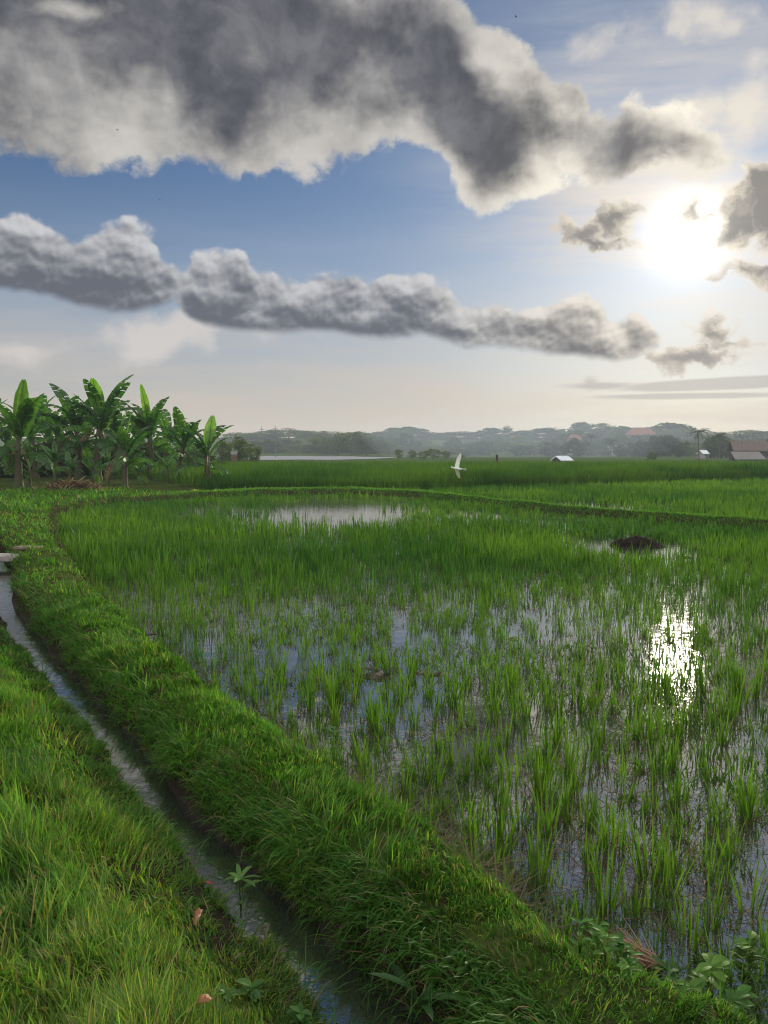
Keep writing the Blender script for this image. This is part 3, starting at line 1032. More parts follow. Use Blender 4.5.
# ------------------------------------------------------------------ banana plants
def banana_leaf(L, W, elev, curl, torn, fold, seed):
    """one leaf from the origin along +X: stalk, midrib and two blades, torn into strips or whole"""
    r = np.random.default_rng(seed)
    k = 16
    P = [np.zeros(3)]; a = elev; dirs = []
    for i in range(k):
        tt = (i + 0.5) / k
        a2 = elev - curl * tt ** 1.4
        d = np.array([math.cos(a2), 0, math.sin(a2)])
        dirs.append(d); P.append(P[-1] + d * L / k)
    dirs.append(dirs[-1]); P = np.array(P); dirs = np.array(dirs)
    side = np.array([0, 1.0, 0])
    wprof = lambda s: 0 if s < 0.14 else (max(0.0, 1 - ((s - 0.52) / 0.49) ** 2) ** 0.55) * (0.86 if s > 0.8 else 1)
    Vv, Q = [], []

    def q4(a, b, c, d):
        i = len(Vv); Vv.extend([a, b, c, d]); Q.append([i, i + 1, i + 2, i + 3])
    # stalk and midrib
    for i in range(k):
        w0 = 0.045 * (1 - 0.85 * i / k) + 0.006; w1 = 0.045 * (1 - 0.85 * (i + 1) / k) + 0.006
        up0 = np.cross(dirs[i], side); up1 = np.cross(dirs[i + 1], side)
        q4(P[i] - side * w0, P[i + 1] - side * w1, P[i + 1] + up1 * w1 * 1.2, P[i] + up0 * w0 * 1.2)
        q4(P[i] + up0 * w0 * 1.2, P[i + 1] + up1 * w1 * 1.2, P[i + 1] + side * w1, P[i] + side * w0)
    for sgn in (-1, 1):
        i = 2
        drop = 0.0
        while i < k:
            run = 1 if (torn > 0.5 and r.random() < torn) else int(r.integers(2, 4)) if torn > 0.15 else k
            j = min(k, i + run)
            drop = r.uniform(0, 1.3) * torn if torn > 0.15 else 0
            sweep = r.uniform(-0.10, 0.12) * torn
            for m in range(i, j):
                gap0 = 0.35 / k if (m == i and torn > 0.15) else 0
                s0, s1 = m / k + gap0, (m + 1) / k
                A, B_ = P[m] + (P[m + 1] - P[m]) * gap0 * k, P[m + 1]
                w0, w1 = W * 0.5 * wprof(s0), W * 0.5 * wprof(s1)
                up = np.cross(dirs[m], side)
                f1 = fold; f2 = fold - 0.5 - drop
                v1 = side * sgn * math.cos(f1) + (-up) * -math.sin(f1) * -1 * -1
                h1 = side * sgn * math.cos(f1) + up * math.sin(f1)
                h2 = side * sgn * math.cos(f2) + up * math.sin(f2)
                sw = dirs[m] * (0.10 + sweep) * W
                Am, Bm = A + h1 * w0 * 0.5 + sw * 0.4 * (w0 > 0), B_ + h1 * w1 * 0.5 + sw * 0.4 * (w1 > 0)
                Ae, Be = Am + h2 * w0 * 0.5 + sw * 0.6 * (w0 > 0), Bm + h2 * w1 * 0.5 + sw * 0.6 * (w1 > 0)
                if sgn > 0:
                    q4(A, B_, Bm, Am); q4(Am, Bm, Be, Ae)
                else:
                    q4(Am, Bm, B_, A); q4(Ae, Be, Bm, Am)
            i = j
    return np.array(Vv), np.array(Q)


BG_ = [(0.034, 0.100, 0.011), (0.052, 0.126, 0.014), (0.026, 0.076, 0.012)]
YOUNG = (0.105, 0.220, 0.020)
leaf_cache = {}


def leaf_mesh(kind, v):
    key = (kind, v)
    if key in leaf_cache: return leaf_cache[key]
    r = np.random.default_rng(500 + v + 31 * len(kind))
    if kind == 'upright':
        g_ = banana_leaf(2.1, 0.70, 1.42 - 0.12 * v, 0.05 + 0.25 * (v % 2), 0.0, 0.35, v); c = YOUNG
    elif kind == 'arching':
        g_ = banana_leaf(2.35, 0.72, 1.36 - 0.11 * v, 0.75 + 0.28 * v, 0.20 + 0.13 * v, 0.28, v + 9); c = BG_[v % 3]
    elif kind == 'hanging':
        g_ = banana_leaf(2.2, 0.78, 0.80 - 0.16 * v, 1.6 + 0.15 * v, 0.55, 0.0, v + 19); c = BG_[(v + 1) % 3]
    else:
        g_ = banana_leaf(1.7, 0.38, -0.35, 1.25, 0.9, -0.9, v + 29); c = (0.105, 0.075, 0.042)
    Vv, Q = g_
    C = np.tile(np.array(c)[None], (len(Vv), 1)) * r.uniform(0.85, 1.15, (len(Vv) // 4, 1)).repeat(4, 0)
    leaf_cache[key] = np_mesh('leaf' if kind != 'dry' else 'dry_leaf', Vv, [Q], M_BANANA, C, link_it=False)
    return leaf_cache[key]


m_stem = solid_mat('banana_stem', (0.075, 0.055, 0.030), (0.055, 0.065, 0.022), 3.0, 0.75, 0.5, (1, 1, 0.35))


def lathe(name, prof, seg, m, parent=None, wob=0.0, link_it=True, bend=(0, 0), seed=0):
    r = np.random.default_rng(seed)
    Vv, Q = [], []
    n = len(prof)
    zt = prof[-1][1] or 1
    for j, (rad, z) in enumerate(prof):
        for i in range(seg):
            a = 2 * math.pi * i / seg
            q = rad * (1 + wob * (r.random() - 0.5))
            Vv.append((q * math.cos(a) + bend[0] * (z / zt) ** 2, q * math.sin(a) + bend[1] * (z / zt) ** 2, z))
    for j in range(n - 1):
        for i in range(seg):
            k = (i + 1) % seg
            Q.append((j * seg + i, j * seg + k, (j + 1) * seg + k, (j + 1) * seg + i))
    return np_mesh(name, np.array(Vv), [np.array(Q)], m, parent=parent, smooth=True, link_it=link_it)


def banana_plant(px, py, top_py, n_leaf, n_up, label, dry=1, lean=0.0, seed=0, az0=None):
    r = np.random.default_rng(900 + seed)
    p = at(px, py, 0.24)
    p[2] = float(ground_z(p[0], p[1])) - 0.02
    H = atY(px, top_py, p[1])[2] - p[2]
    H *= 1.08
    S = min(max(H / 4.0, 0.45), 1.4)
    sh = max(H - 2.0 * S, 0.45)
    root = empty('banana_plant', (float(p[0]), float(p[1]), float(p[2])), 0)
    tag(root, label, 'banana plant', 'banana plants in the grove at the edge of the field')
    bx, by = lean * sh * 0.3, r.uniform(-0.1, 0.1)
    rad = 0.145 * S
    lathe('stem', [(rad * 1.3, 0), (rad * 1.12, sh * 0.08), (rad, sh * 0.3), (rad * 0.85, sh * 0.65), (rad * 0.62, sh * 0.92), (rad * 0.4, sh * 1.06)], 10, m_stem, root, 0.14, True, (bx, by), seed)
    a = r.uniform(0, 6.28) if az0 is None else az0
    for q in range(n_up):
        o = link(bpy.data.objects.new('leaf', leaf_mesh('upright', int(r.integers(0, 3)))), root)
        o.location = (bx, by, sh * 0.97); sc = S * r.uniform(0.85, 1.05) * (1 if q == 0 else 0.85)
        o.scale = (sc, sc, sc)
        # a half-open upright leaf shows its face
        o.rotation_euler = (0, 0, (r.choice([-1, 1]) * R(80) + R(90)) if q else a)
    n_leaf = int(n_leaf * 1.9)
    for q in range(n_leaf):
        kind = 'arching' if q < n_leaf * 0.6 else 'hanging'
        o = link(bpy.data.objects.new('leaf', leaf_mesh(kind, int(r.integers(0, 4)))), root)
        o.location = (bx, by, sh * (0.99 - 0.52 * q / n_leaf))
        sc = S * r.uniform(0.75, 1.05)
        o.scale = (sc, sc, sc)
        o.rotation_euler = (r.uniform(-0.25, 0.25), r.uniform(-0.12, 0.12), a + q * 2.4 + r.uniform(-0.4, 0.4))
    for q in range(dry + 1):
        o = link(bpy.data.objects.new('dry_leaf', leaf_mesh('dry', q % 3)), root)
        o.location = (bx * 0.8, by, sh * r.uniform(0.75, 0.9)); sc = S * r.uniform(0.7, 1.0)
        o.scale = (sc, sc, sc)
        o.rotation_euler = (0, 0, r.uniform(0, 6.28))
    return root


for i, a in enumerate([
    (-14, 482, 396, 8, 0, 'leafy banana plant cut off by the picture edge at the end of the grove', 2),
    (19, 488, 390, 8, 1, 'banana plant with a broad pale upright leaf at the outer end of the grove', 2),
    (36, 478, 398, 7, 0, 'dark banana plant with ragged drooping leaves behind the broad pale upright leaf', 1),
    (64, 476, 396, 8, 0, 'slim dark banana plant just beside the stem behind the dry leaf heap', 2),
    (79, 479, 386, 9, 0, 'banana plant with torn leaf tips and a dry sheathed stem behind the dry leaf heap', 3),
    (98, 480, 378, 9, 2, 'tallest banana plant of the grove with two pale leaves pointing up', 2),
    (115, 476, 400, 7, 0, 'shaded banana plant tucked behind the tallest one', 1),
    (125, 489, 416, 6, 1, 'short banana plant standing out in front of the tallest with one bright leaf', 1),
    (151, 479, 394, 9, 1, 'banana plant with a thin leaf standing straight up from a thick stem mid grove', 2),
    (166, 475, 408, 7, 0, 'banana plant with only drooping leaves behind the slanting pale leaf', 1),
    (179, 482, 411, 7, 1, 'banana plant with one pale leaf slanting away over the open field side', 1),
    (208, 487, 417, 6, 1, 'small banana plant standing last and alone with a single bright paddle leaf', 0),
]):
    banana_plant(*a[:6], dry=a[6], seed=i, lean=[0.1, 0.1, -0.2, -0.1, 0, 0.2, 0.1, 0.1, 0, 0.3, 0.5, 0][i])
for i, a in enumerate([(30, 487, 448, 5, 0, 'banana sucker with low leaves at the foot of the grove near its outer end'), (93, 486, 452, 4, 0, 'little banana sucker in front of the tallest banana stem'), (140, 484, 455, 5, 0, 'low banana sucker between the short plant and the thick stem'), (55, 482, 440, 5, 0, 'young banana plant filling the gap behind the dry leaf heap'),
        (8, 474, 408, 7, 0, 'shaded banana plant behind the one with the broad pale leaf'), (50, 472, 404, 7, 0, 'dim banana plant deep in the grove behind the leaf heap'), (88, 472, 408, 7, 0, 'dim banana plant deep in the grove behind the tallest stem'), (140, 473, 410, 7, 0, 'dim banana plant deep in the grove behind the thick stem'), (190, 474, 432, 6, 0, 'half hidden low banana plant behind the slanting pale leaf'), (108, 486, 446, 5, 0, 'bushy banana sucker right of the tallest stem'), (168, 484, 450, 4, 0, 'banana sucker at the foot of the plant with the slanting leaf'), (70, 483, 452, 5, 0, 'banana sucker in the shade just behind the leaf heap')]):
    banana_plant(*a[:6], dry=0, seed=40 + i)


# ------------------------------------------------------------------ shrubs and trees
def crown_mesh(name, seed, n, shape, size, clumps, c0, c1, flat=0.8, hollow=0.5, m=None):
    """leaf-sized faces gathered in uneven clumps inside a lopsided crown of radius 1, from z=0 to about 2*flat"""
    r = np.random.default_rng(seed)
    cc = []
    while len(cc) < clumps:
        p = r.uniform(-1, 1, 3)
        d = np.linalg.norm(p)
        if d > 1 or d < hollow: continue
        if shape == 'umbrella' and p[2] < -0.15: continue
        if shape == 'column': p[:2] *= 0.55
        if shape == 'cone': p[:2] *= 0.75 * (1 - 0.5 * (p[2] + 1) / 2) + 0.1
        cc.append(p)
    cc = np.array(cc)
    cr = r.uniform(0.20, 0.42, clumps)
    w = cr ** 2; w = w / w.sum()
    idx = r.choice(clumps, n, p=w)
    d = r.normal(size=(n, 3)); d /= np.linalg.norm(d, axis=1)[:, None]
    rad = cr[idx] * r.random(n) ** 0.45
    P = cc[idx] + d * rad[:, None] * np.array([1.05, 1.05, 0.8])
    P[:, 2] = (P[:, 2] + 1) * flat
    nr = d * 0.6 + r.normal(size=(n, 3)) * 0.8; nr /= np.linalg.norm(nr, axis=1)[:, None]
    t1 = np.cross(nr, r.normal(size=(n, 3))); t1 /= np.linalg.norm(t1, axis=1)[:, None]
    t2 = np.cross(nr, t1)
    s = size * r.uniform(0.5, 1.3, n)
    a = t1 * s[:, None]; b = t2 * (s * r.uniform(0.35, 0.7, n))[:, None]
    Vv = np.stack([P - a, P - b * 1.0 + a * 0.1, P + a, P + b + a * 0.1], 1).reshape(-1, 3)
    Q = np.arange(4 * n).reshape(-1, 4)
    tone = np.clip(r.random(clumps)[idx] * 0.7 + r.random(n) * 0.4, 0, 1)
    C = mixcol(c0, c1, tone).repeat(4, 0)
    return np_mesh(name, Vv, [Q], m or M_TREE, C, link_it=False)


def trunk_mesh(seed, limbs=5, h=1.0, rad=0.05, spread=0.6):
    """a tapered trunk of height h that forks into limbs reaching into the crown"""
    r = np.random.default_rng(seed)
    Vv, Q = [], []

    def tube(pts, rads, seg=7):
        o = len(Vv)
        for p, q in zip(pts, rads):
            for i in range(seg):
                a = 2 * math.pi * i / seg
                Vv.append((p[0] + q * math.cos(a), p[1] + q * math.sin(a), p[2]))
        for j in range(len(pts) - 1):
            for i in range(seg):
                k = (i + 1) % seg
                Q.append((o + j * seg + i, o + j * seg + k, o + (j + 1) * seg + k, o + (j + 1) * seg + i))
    bx, by = r.uniform(-0.06, 0.06, 2)
    tube([(0, 0, -0.03), (bx * 0.3, by * 0.3, h * 0.2), (bx, by, h * 0.6), (bx * 1.3, by * 1.3, h)], [rad * 1.4, rad, rad * 0.8, rad * 0.45])
    for i in range(limbs):
        a = 6.28 * i / limbs + r.uniform(-0.4, 0.4); z0 = h * r.uniform(0.45, 0.8)
        L = spread * r.uniform(0.6, 1.0)
        st = np.array([bx, by, z0])
        e = st + np.array([math.cos(a) * L, math.sin(a) * L, L * r.uniform(0.7, 1.3)])
        mid = (st + e) / 2 + r.normal(0, 0.04, 3)
        tube([st, mid, e], [rad * 0.5, rad * 0.33, rad * 0.12], 5)
    return np_mesh('trunk', np.array(Vv), [np.array(Q)], M_BARK, smooth=True, link_it=False)


TG0, TG1 = (0.022, 0.042, 0.012), (0.060, 0.090, 0.026)
crowns = {
    'round': [crown_mesh('crown', 10 + i, 2600, 'round', 0.085, 34, TG0, TG1, 0.72) for i in range(4)],
    'umbrella': [crown_mesh('crown', 20 + i, 2400, 'umbrella', 0.080, 30, TG0, TG1, 0.55) for i in range(3)],
    'column': [crown_mesh('crown', 30 + i, 1600, 'column', 0.080, 26, TG0, (0.05, 0.08, 0.022), 1.2) for i in range(2)],
    'light': [crown_mesh('crown', 40 + i, 2200, 'round', 0.070, 40, (0.04, 0.07, 0.014), (0.09, 0.125, 0.03), 0.85, 0.4) for i in range(3)],
}
trunks = [trunk_mesh(60 + i) for i in range(5)]


def tree(name, label, group, px, top_py, Y, wpx, kind, seed, cat='tree', base=None):
    r = np.random.default_rng(3000 + seed)
    X = float(atY(px, 451, Y)[0])
    gz = float(ground_z(X, Y)) if base is None else base
    H = float(atY(px, top_py, Y)[2]) - gz
    W = wpx * Y / F / 2
    root = empty(name, (X, Y, gz), r.uniform(0, 6.28))
    tag(root, label, cat, group)
    cm = crowns[kind][int(r.integers(0, len(crowns[kind])))]
    fl = {'round': 1.44, 'umbrella': 1.10, 'column': 2.4, 'light': 1.7}[kind]
    ch = H * {'round': 1.0, 'umbrella': 0.8, 'column': 0.95, 'light': 0.90}[kind]
    o = link(bpy.data.objects.new('crown', cm), root)
    wx = W * (1.7 if kind == 'column' else 1.0)
    o.scale = (wx * r.uniform(0.9, 1.1), wx * r.uniform(0.9, 1.1), ch / fl)
    o.location = (0, 0, H - ch * 0.99)
    o = link(bpy.data.objects.new('trunk', trunks[int(r.integers(0, 5))]), root)
    th = H * 0.62
    o.scale = (W * 1.0, W * 1.0, th)
    return root


prof = [(236, 433), (250, 432), (265, 431), (282, 429), (300, 429), (320, 430), (340, 431), (360, 432), (380, 434), (395, 427), (405, 426), (420, 433), (440, 431), (460, 430), (480, 430), (500, 426), (512, 427), (525, 431), (540, 430), (560, 428), (580, 424), (600, 424), (615, 425), (630, 429), (650, 428), (665, 423), (680, 427), (700, 432), (720, 433), (745, 431), (768, 430), (810, 431), (850, 429)]
ptop = lambda x: float(np.interp(x, [p[0] for p in prof], [p[1] for p in prof]))
sd = 0
words = lambda x: ('past the flooded field' if x < 330 else 'beyond the leafy row' if x < 415 else 'behind the white bird' if x < 490 else 'between bird and shed' if x < 545 else 'behind the white roofed shed' if x < 600 else 'near the large red roof' if x < 665 else 'behind the brown roofed farmhouse' if x > 720 else 'between red roof and farmhouse')
x = 238.0
while x < 860:
    y_ = ptop(x) + rng.uniform(-1, 2.5)
    k = rng.choice(['round', 'round', 'light', 'round', 'light', 'column'])
    tree('broadleaf_tree', ('%s tree on the skyline ' % {'round': 'round crowned', 'umbrella': 'wide spreading', 'column': 'narrow upright', 'light': 'loose crowned'}[k]) + words(x), 'hazy trees along the far ridge', x, y_ - (1.5 if k == 'column' else 0), rng.uniform(500, 600), rng.uniform(30, 46) if k != 'column' else 13, k, sd); sd += 1
    x += rng.uniform(9, 17)
x = 240.0
while x < 850:
    y_ = ptop(x) + rng.uniform(6, 13)
    if True:
        k = rng.choice(['round', 'round', 'light', 'round', 'column'])
        tree('broadleaf_tree', ('grey green %s tree below the skyline ' % {'round': 'round', 'umbrella': 'flat topped', 'column': 'narrow', 'light': 'loose leaved'}[k]) + words(x), 'hazy trees below the far ridge', x, y_, rng.uniform(350, 450), rng.uniform(18, 32) if k != 'column' else 9, k, sd)
    sd += 1
    x += rng.uniform(10, 19)
x = 262.0
while x < 850:
    y_ = ptop(x) + rng.uniform(12, 19)
    k = rng.choice(['round', 'round', 'light'])
    if True:
        tree('broadleaf_tree', ('low %s tree at the foot of the ridge ' % {'round': 'dark round', 'light': 'loose leaved'}[k]) + words(x), 'low trees at the foot of the far ridge', x, y_, rng.uniform(290, 340) if x > 420 else rng.uniform(350, 380), rng.uniform(18, 30), k, sd)
    sd += 1
    x += rng.uniform(9, 16)
# a greener row in front of the ridge, at the far side of the flooded field
for i, (x, ty, w) in enumerate([(322, 436, 22), (338, 434, 24), (352, 432, 30), (367, 433, 28), (380, 436, 22), (390, 441, 17), (399, 449, 9), (412, 450, 10), (424, 451, 13), (434, 449, 16), (446, 451, 10), (462, 455, 8)]):
    nm = 'broadleaf_tree' if ty < 446 else 'shrub'
    tree(nm, ['green leafy tree with thin bare trunks by the end of the flooded field', 'round green tree second in the leafy row past the flooded field', 'tallest tree of the leafy row past the flooded field', 'broad green tree beside the tallest of the leafy row', 'open crowned tree near the end of the leafy row', 'small tree ending the leafy row past the flooded field', 'thin bush just past the end of the leafy tree row', 'low bush alone between the tree row and the white bird', 'low dark bush over the tall rice before the bird', 'pale green shrub above the rice near the white bird', 'little shrub right behind the flying white bird', 'tiny dark bush peeping over the rice by the bird'][i], 'leafy trees and shrubs along the far field edge', x, ty, 318 if ty < 446 else 150 + 5 * i, w, 'light', 300 + i, cat='tree' if ty < 446 else 'shrub')
# darker trees at the farmhouse side
for i, (x, ty, w, Y, k) in enumerate([(640, 440, 22, 290, 'round'), (655, 438, 20, 280, 'round'), (668, 437, 24, 270, 'umbrella'), (681, 440, 18, 260, 'round'), (652, 452, 10, 150, 'light'), (715, 434, 22, 235, 'column'), (722, 437, 26, 240, 'round'), (709, 441, 18, 230, 'round'), (771, 440, 22, 190, 'round'), (690, 446, 14, 250, 'light'), (623, 446, 14, 300, 'light'), (604, 448, 14, 320, 'round'), (790, 436, 40, 220, 'umbrella')]):
    tree('broadleaf_tree', ['dark round tree below the large red roof', 'dark tree next to the one below the red roof', 'dark wide tree between the red roof and the tall palm', 'dark tree beside the tall palm', 'small dark bush rising over the tall rice', 'dark slim tree right of the tall palm before the farmhouse', 'dense dark tree beside the bare branched tree', 'dark low tree beside the small white building', 'dark tree at the gable end of the brown farmhouse', 'loose green tree at the small white building', 'loose bush beside the long pale building', 'grey bush between the two small palms', 'broad tree past the farmhouse'][i], 'darker trees near the farmhouse', x, ty, Y, w, k, 400 + i)

# undergrowth among and behind the banana stems
for i, (x, ty, Y, w) in enumerate([(8, 452, 47, 46), (44, 446, 50, 52), (88, 448, 52, 50), (132, 450, 52, 50), (170, 452, 54, 40), (205, 456, 58, 34), (226, 440, 95, 20), (240, 436, 98, 22), (252, 444, 96, 18), (-25, 440, 48, 50), (22, 444, 60, 50), (66, 444, 60, 52), (110, 444, 62, 52), (150, 446, 62, 50), (188, 448, 64, 44)]):
    tree('shrub', ['dense shrub behind the outer end of the banana grove', 'dense dark shrub behind the pale upright banana leaf', 'dark shrub filling the grove behind the tallest banana', 'dark shrub behind the middle of the banana grove', 'shrub behind the slanting banana leaf', 'low shrub behind the last lone banana plant', 'dark bush in the clump past the lone banana plant', 'tallest dark bush of the clump past the lone banana plant', 'low outer bush of the clump past the lone banana plant', 'shrub at the picture edge behind the grove', 'tall shrub far behind the outer banana plants', 'tall shrub far behind the leaf heap', 'tall shrub far behind the tallest banana', 'tall shrub far behind the thick banana stem', 'tall shrub far behind the slanting banana leaf'][i], 'dark shrubs around the banana grove', x, ty, Y, w, 'light' if 6 <= i < 9 else 'round', 500 + i, cat='shrub')


def palm(label, px, top_py, Y, frond_px, seed):
    r = np.random.default_rng(seed)
    X = float(atY(px, 451, Y)[0]); gz = float(ground_z(X, Y))
    H = float(atY(px, top_py, Y)[2]) - gz
    fl = frond_px * Y / F
    root = empty('coconut_palm', (X, Y, gz))
    tag(root, label, 'palm tree', 'palms among the far trees')
    lathe('trunk', [(0.26, 0), (0.18, H * 0.1), (0.15, H * 0.6), (0.12, H * 0.93)], 7, M_BARK, root, 0.1, True, (r.uniform(-0.6, 0.6), 0), seed)
    Vv, Q, C = [], [], []
    bend = 0
    for q in range(17):
        a = q * 2.4 + r.uniform(-0.2, 0.2); e = r.uniform(-0.1, 1.2); cu = r.uniform(1.1, 1.9)
        p = np.array([0, 0, H * 0.93]); n = 7
        for j in range(n):
            tt = (j + 0.5) / n; el = e - cu * tt
            d = np.array([math.cos(a) * math.cos(el), math.sin(a) * math.cos(el), math.sin(el)])
            p1 = p + d * fl / n
            s = np.array([-math.sin(a), math.cos(a), 0])
            w = fl * 0.20 * math.sin(math.pi * min(0.97, tt + 0.12))
            for sg in (-1, 1):
                for m_ in range(2):
                    b0 = p + (p1 - p) * (m_ * 0.5); b1 = p + (p1 - p) * (m_ * 0.5 + 0.3)
                    tip = b1 + s * sg * w + d * w * 0.5 + np.array([0, 0, -0.5 * w])
                    i = len(Vv); Vv += [b0, b1, tip + d * 0.03 * fl / n, tip]; Q.append((i, i + 1, i + 2, i + 3)); C += [(0.022, 0.036, 0.012)] * 4
            p = p1
    np_mesh('crown', np.array(Vv), [np.array(Q)], M_TREE, np.array(C), parent=root)


palm('small hazy palm above the rice right of the white roofed shed', 591, 436, 290, 9.5, 1)
palm('low spreading palm second from the white roofed shed', 611, 441, 285, 10.5, 2)
palm('tall dark palm beside the small white building', 699, 430, 185, 14, 3)
palm('short dark palm next to the tall one near the farmhouse', 719, 435, 190, 10, 4)
palm('faint palm on the skyline in the haze behind the shed', 552, 428, 480, 7, 5)

# the bare branched tree by the farmhouse
Xb = atY(735, 451, 178)
root = empty('bare_tree', (float(Xb[0]), 178, float(ground_z(Xb[0], 178))))
tag(root, 'leafless grey tree with fine forking branches beside the farmhouse', 'tree')
r = np.random.default_rng(5)
tm = trunk_mesh(71, 14, 3.0, 0.16, 3.0)
link(bpy.data.objects.new('trunk', tm), root)
bs = rng.uniform(-1, 1, (160, 3)) * np.array([2.6, 2.6, 1.7]) + np.array([0, 0, 3.6])
tw = blade_geo(bs, rng.uniform(0.8, 1.6, 160), np.full(160, 0.07), rng.uniform(0, 6.28, 160), rng.uniform(0, 1.0, 160), rng.uniform(-0.3, 0.6, 160), np.full((160, 3), 0.09))
o = blade_obj('twigs', [tw], M_STRAW, parent=root); o['kind'] = 'stuff'

# ------------------------------------------------------------------ houses, shed, masts
def tile_mat(name, c0, c1, scale=3.0):
    return solid_mat(name, c0, c1, scale, 0.8, 0.4, (1, 1, 1))


m_red = tile_mat('red_roof_tiles', (0.19, 0.072, 0.05), (0.25, 0.10, 0.075))
m_brown = tile_mat('brown_roof_tiles', (0.085, 0.058, 0.050), (0.15, 0.105, 0.09))
m_grey = tile_mat('worn_grey_roof', (0.13, 0.11, 0.10), (0.20, 0.17, 0.155))
m_wall = solid_mat('plaster', (0.20, 0.185, 0.165), (0.28, 0.26, 0.235), 1.5, 0.9, 0.1)
m_dark = solid_mat('dark_timber', (0.035, 0.028, 0.024), (0.06, 0.05, 0.042), 2, 0.85, 0.2)
m_metal = solid_mat('pale_sheet_metal', (0.62, 0.64, 0.66), (0.75, 0.76, 0.77), 1.2, 0.45, 0.05)


def box(bm, x0, x1, y0, y1, z0, z1):
    v = [bm.verts.new((x, y, z)) for z in (z0, z1) for y in (y0, y1) for x in (x0, x1)]
    for f in ((0, 1, 3, 2), (4, 6, 7, 5), (0, 4, 5, 1), (2, 3, 7, 6), (0, 2, 6, 4), (1, 5, 7, 3)):
        bm.faces.new([v[i] for i in f])


def gable_roof(bm, L, D, z0, rise, th=0.14, hip=0.0):
    """ridge along X; eaves at z0; slabs with a real thickness"""
    def prism(pts):
        lo = [bm.verts.new((p[0], p[1], p[2] - th)) for p in pts]; hi = [bm.verts.new(p) for p in pts]
        n = len(pts)
        bm.faces.new(hi); bm.faces.new(lo[::-1])
        for i in range(n):
            bm.faces.new((lo[i], lo[(i + 1) % n], hi[(i + 1) % n], hi[i]))
    a, b = L / 2, D / 2
    prism([(-a, -b, z0), (a, -b, z0), (a - hip, -0.002, z0 + rise), (-a + hip, -0.002, z0 + rise)])
    prism([(a, b, z0), (-a, b, z0), (-a + hip, 0.002, z0 + rise), (a - hip, 0.002, z0 + rise)])
    if hip:
        prism([(a + 0.002, -b, z0), (a + 0.002, b, z0), (a - hip + 0.003, 0, z0 + rise - 0.003)])
        prism([(-a - 0.002, b, z0), (-a - 0.002, -b, z0), (-a + hip - 0.003, 0, z0 + rise - 0.003)])


def house(name, label, px, ridge_py, eave_py, Y, wpx, mr, mw, hip=0.0, depth=0.7, rz=0.0, win=2, cat='house'):
    X = float(atY(px, 451, Y)[0]); gz = float(ground_z(X, Y))
    zr = float(atY(px, ridge_py, Y)[2]) - gz; ze = float(atY(px, eave_py, Y)[2]) - gz
    ze = max(ze, 0.8); zr = max(zr, ze + 0.4)
    L = wpx * Y / F; Dp = L * depth
    root = empty(name, (X, Y, gz), rz)
    tag(root, label, cat)
    bm = bmesh.new(); a, b = L * 0.43, Dp * 0.40
    z1 = ze + (zr - ze) * 0.12
    box(bm, -a, a, -b, b, -0.3, z1)
    # gables
    bm_obj('wall', bm, mw, root)
    bm = bmesh.new(); gable_roof(bm, L, Dp, ze, zr - ze, 0.16, hip * L)
    bm_obj('roof', bm, mr, root)
    if not hip:
        for s in (-1, 1):
            bm = bmesh.new()
            v = [bm.verts.new((s * (a - 0.1) + dx_, y, z)) for dx_ in (0, 0.1) for (y, z) in ((-b, z1), (b, z1), (0, zr - 0.25))]
            for f in ((0, 1, 2), (5, 4, 3), (0, 3, 4, 1), (1, 4, 5, 2), (2, 5, 3, 0)): bm.faces.new([v[i] for i in f])
            bm_obj('gable', bm, mw, root)
    if win:
        for i in range(win):
            xx = -a + (i + 1) * 2 * a / (win + 1)
            bm = bmesh.new(); box(bm, xx - 0.45, xx + 0.45, -b - 0.05, -b + 0.02, z1 * 0.42, z1 * 0.80)
            f = bm_obj('window', bm, m_dark, root)
        bm = bmesh.new(); box(bm, -0.42 + a * 0.85 - 0.5, 0.42 + a * 0.85 - 0.5, -b - 0.06, -b + 0.02, 0.0, z1 * 0.80)
        bm_obj('door', bm, m_dark, root)
    return root


house('temple_house', 'large red tiled hip roof showing above the hazy treetops', 640, 427.5, 435.0, 452, 29, m_red, m_wall, 0.22, 0.6, cat='building')
house('house', 'small faded red roof among the trees above the white roofed shed', 574, 434.5, 440, 345, 14, m_red, m_wall, 0.2, 0.7)
house('house', 'faint reddish roof half hidden in the haze right of the white bird', 514, 435.5, 439, 480, 10, m_red, m_wall, 0.2, 0.7)
house('barn', 'long low pale building in the trees behind the two small palms', 617, 445.5, 448.5, 330, 22, m_grey, m_wall, 0, 0.4, 0.1, 3, 'building')
house('cottage', 'small white walled building at the foot of the tall dark palm', 703, 450, 453.5, 225, 10, m_metal, m_wall, 0, 0.8, 0.5, 1, 'building')
house('hut', 'little hut with a reddish front beside the bush clump past the bananas', 234, 451, 454, 92, 6, m_grey, tile_mat('reddish_boards', (0.10, 0.055, 0.04), (0.14, 0.08, 0.06)), 0, 0.8, 0.2, 0, 'hut')
r_ = house('field_shed', 'small field shed with a white sheet metal roof above the rice', 562, 455.8, 461.5, 120, 17, m_metal, m_dark, 0, 0.9, 0.55, 0, 'shed')
house('farmhouse', 'brown tiled farmhouse roof rising behind the lean-to', 748, 440.5, 450.5, 175, 36, m_brown, m_dark, 0.0, 0.5, -0.04, 0)
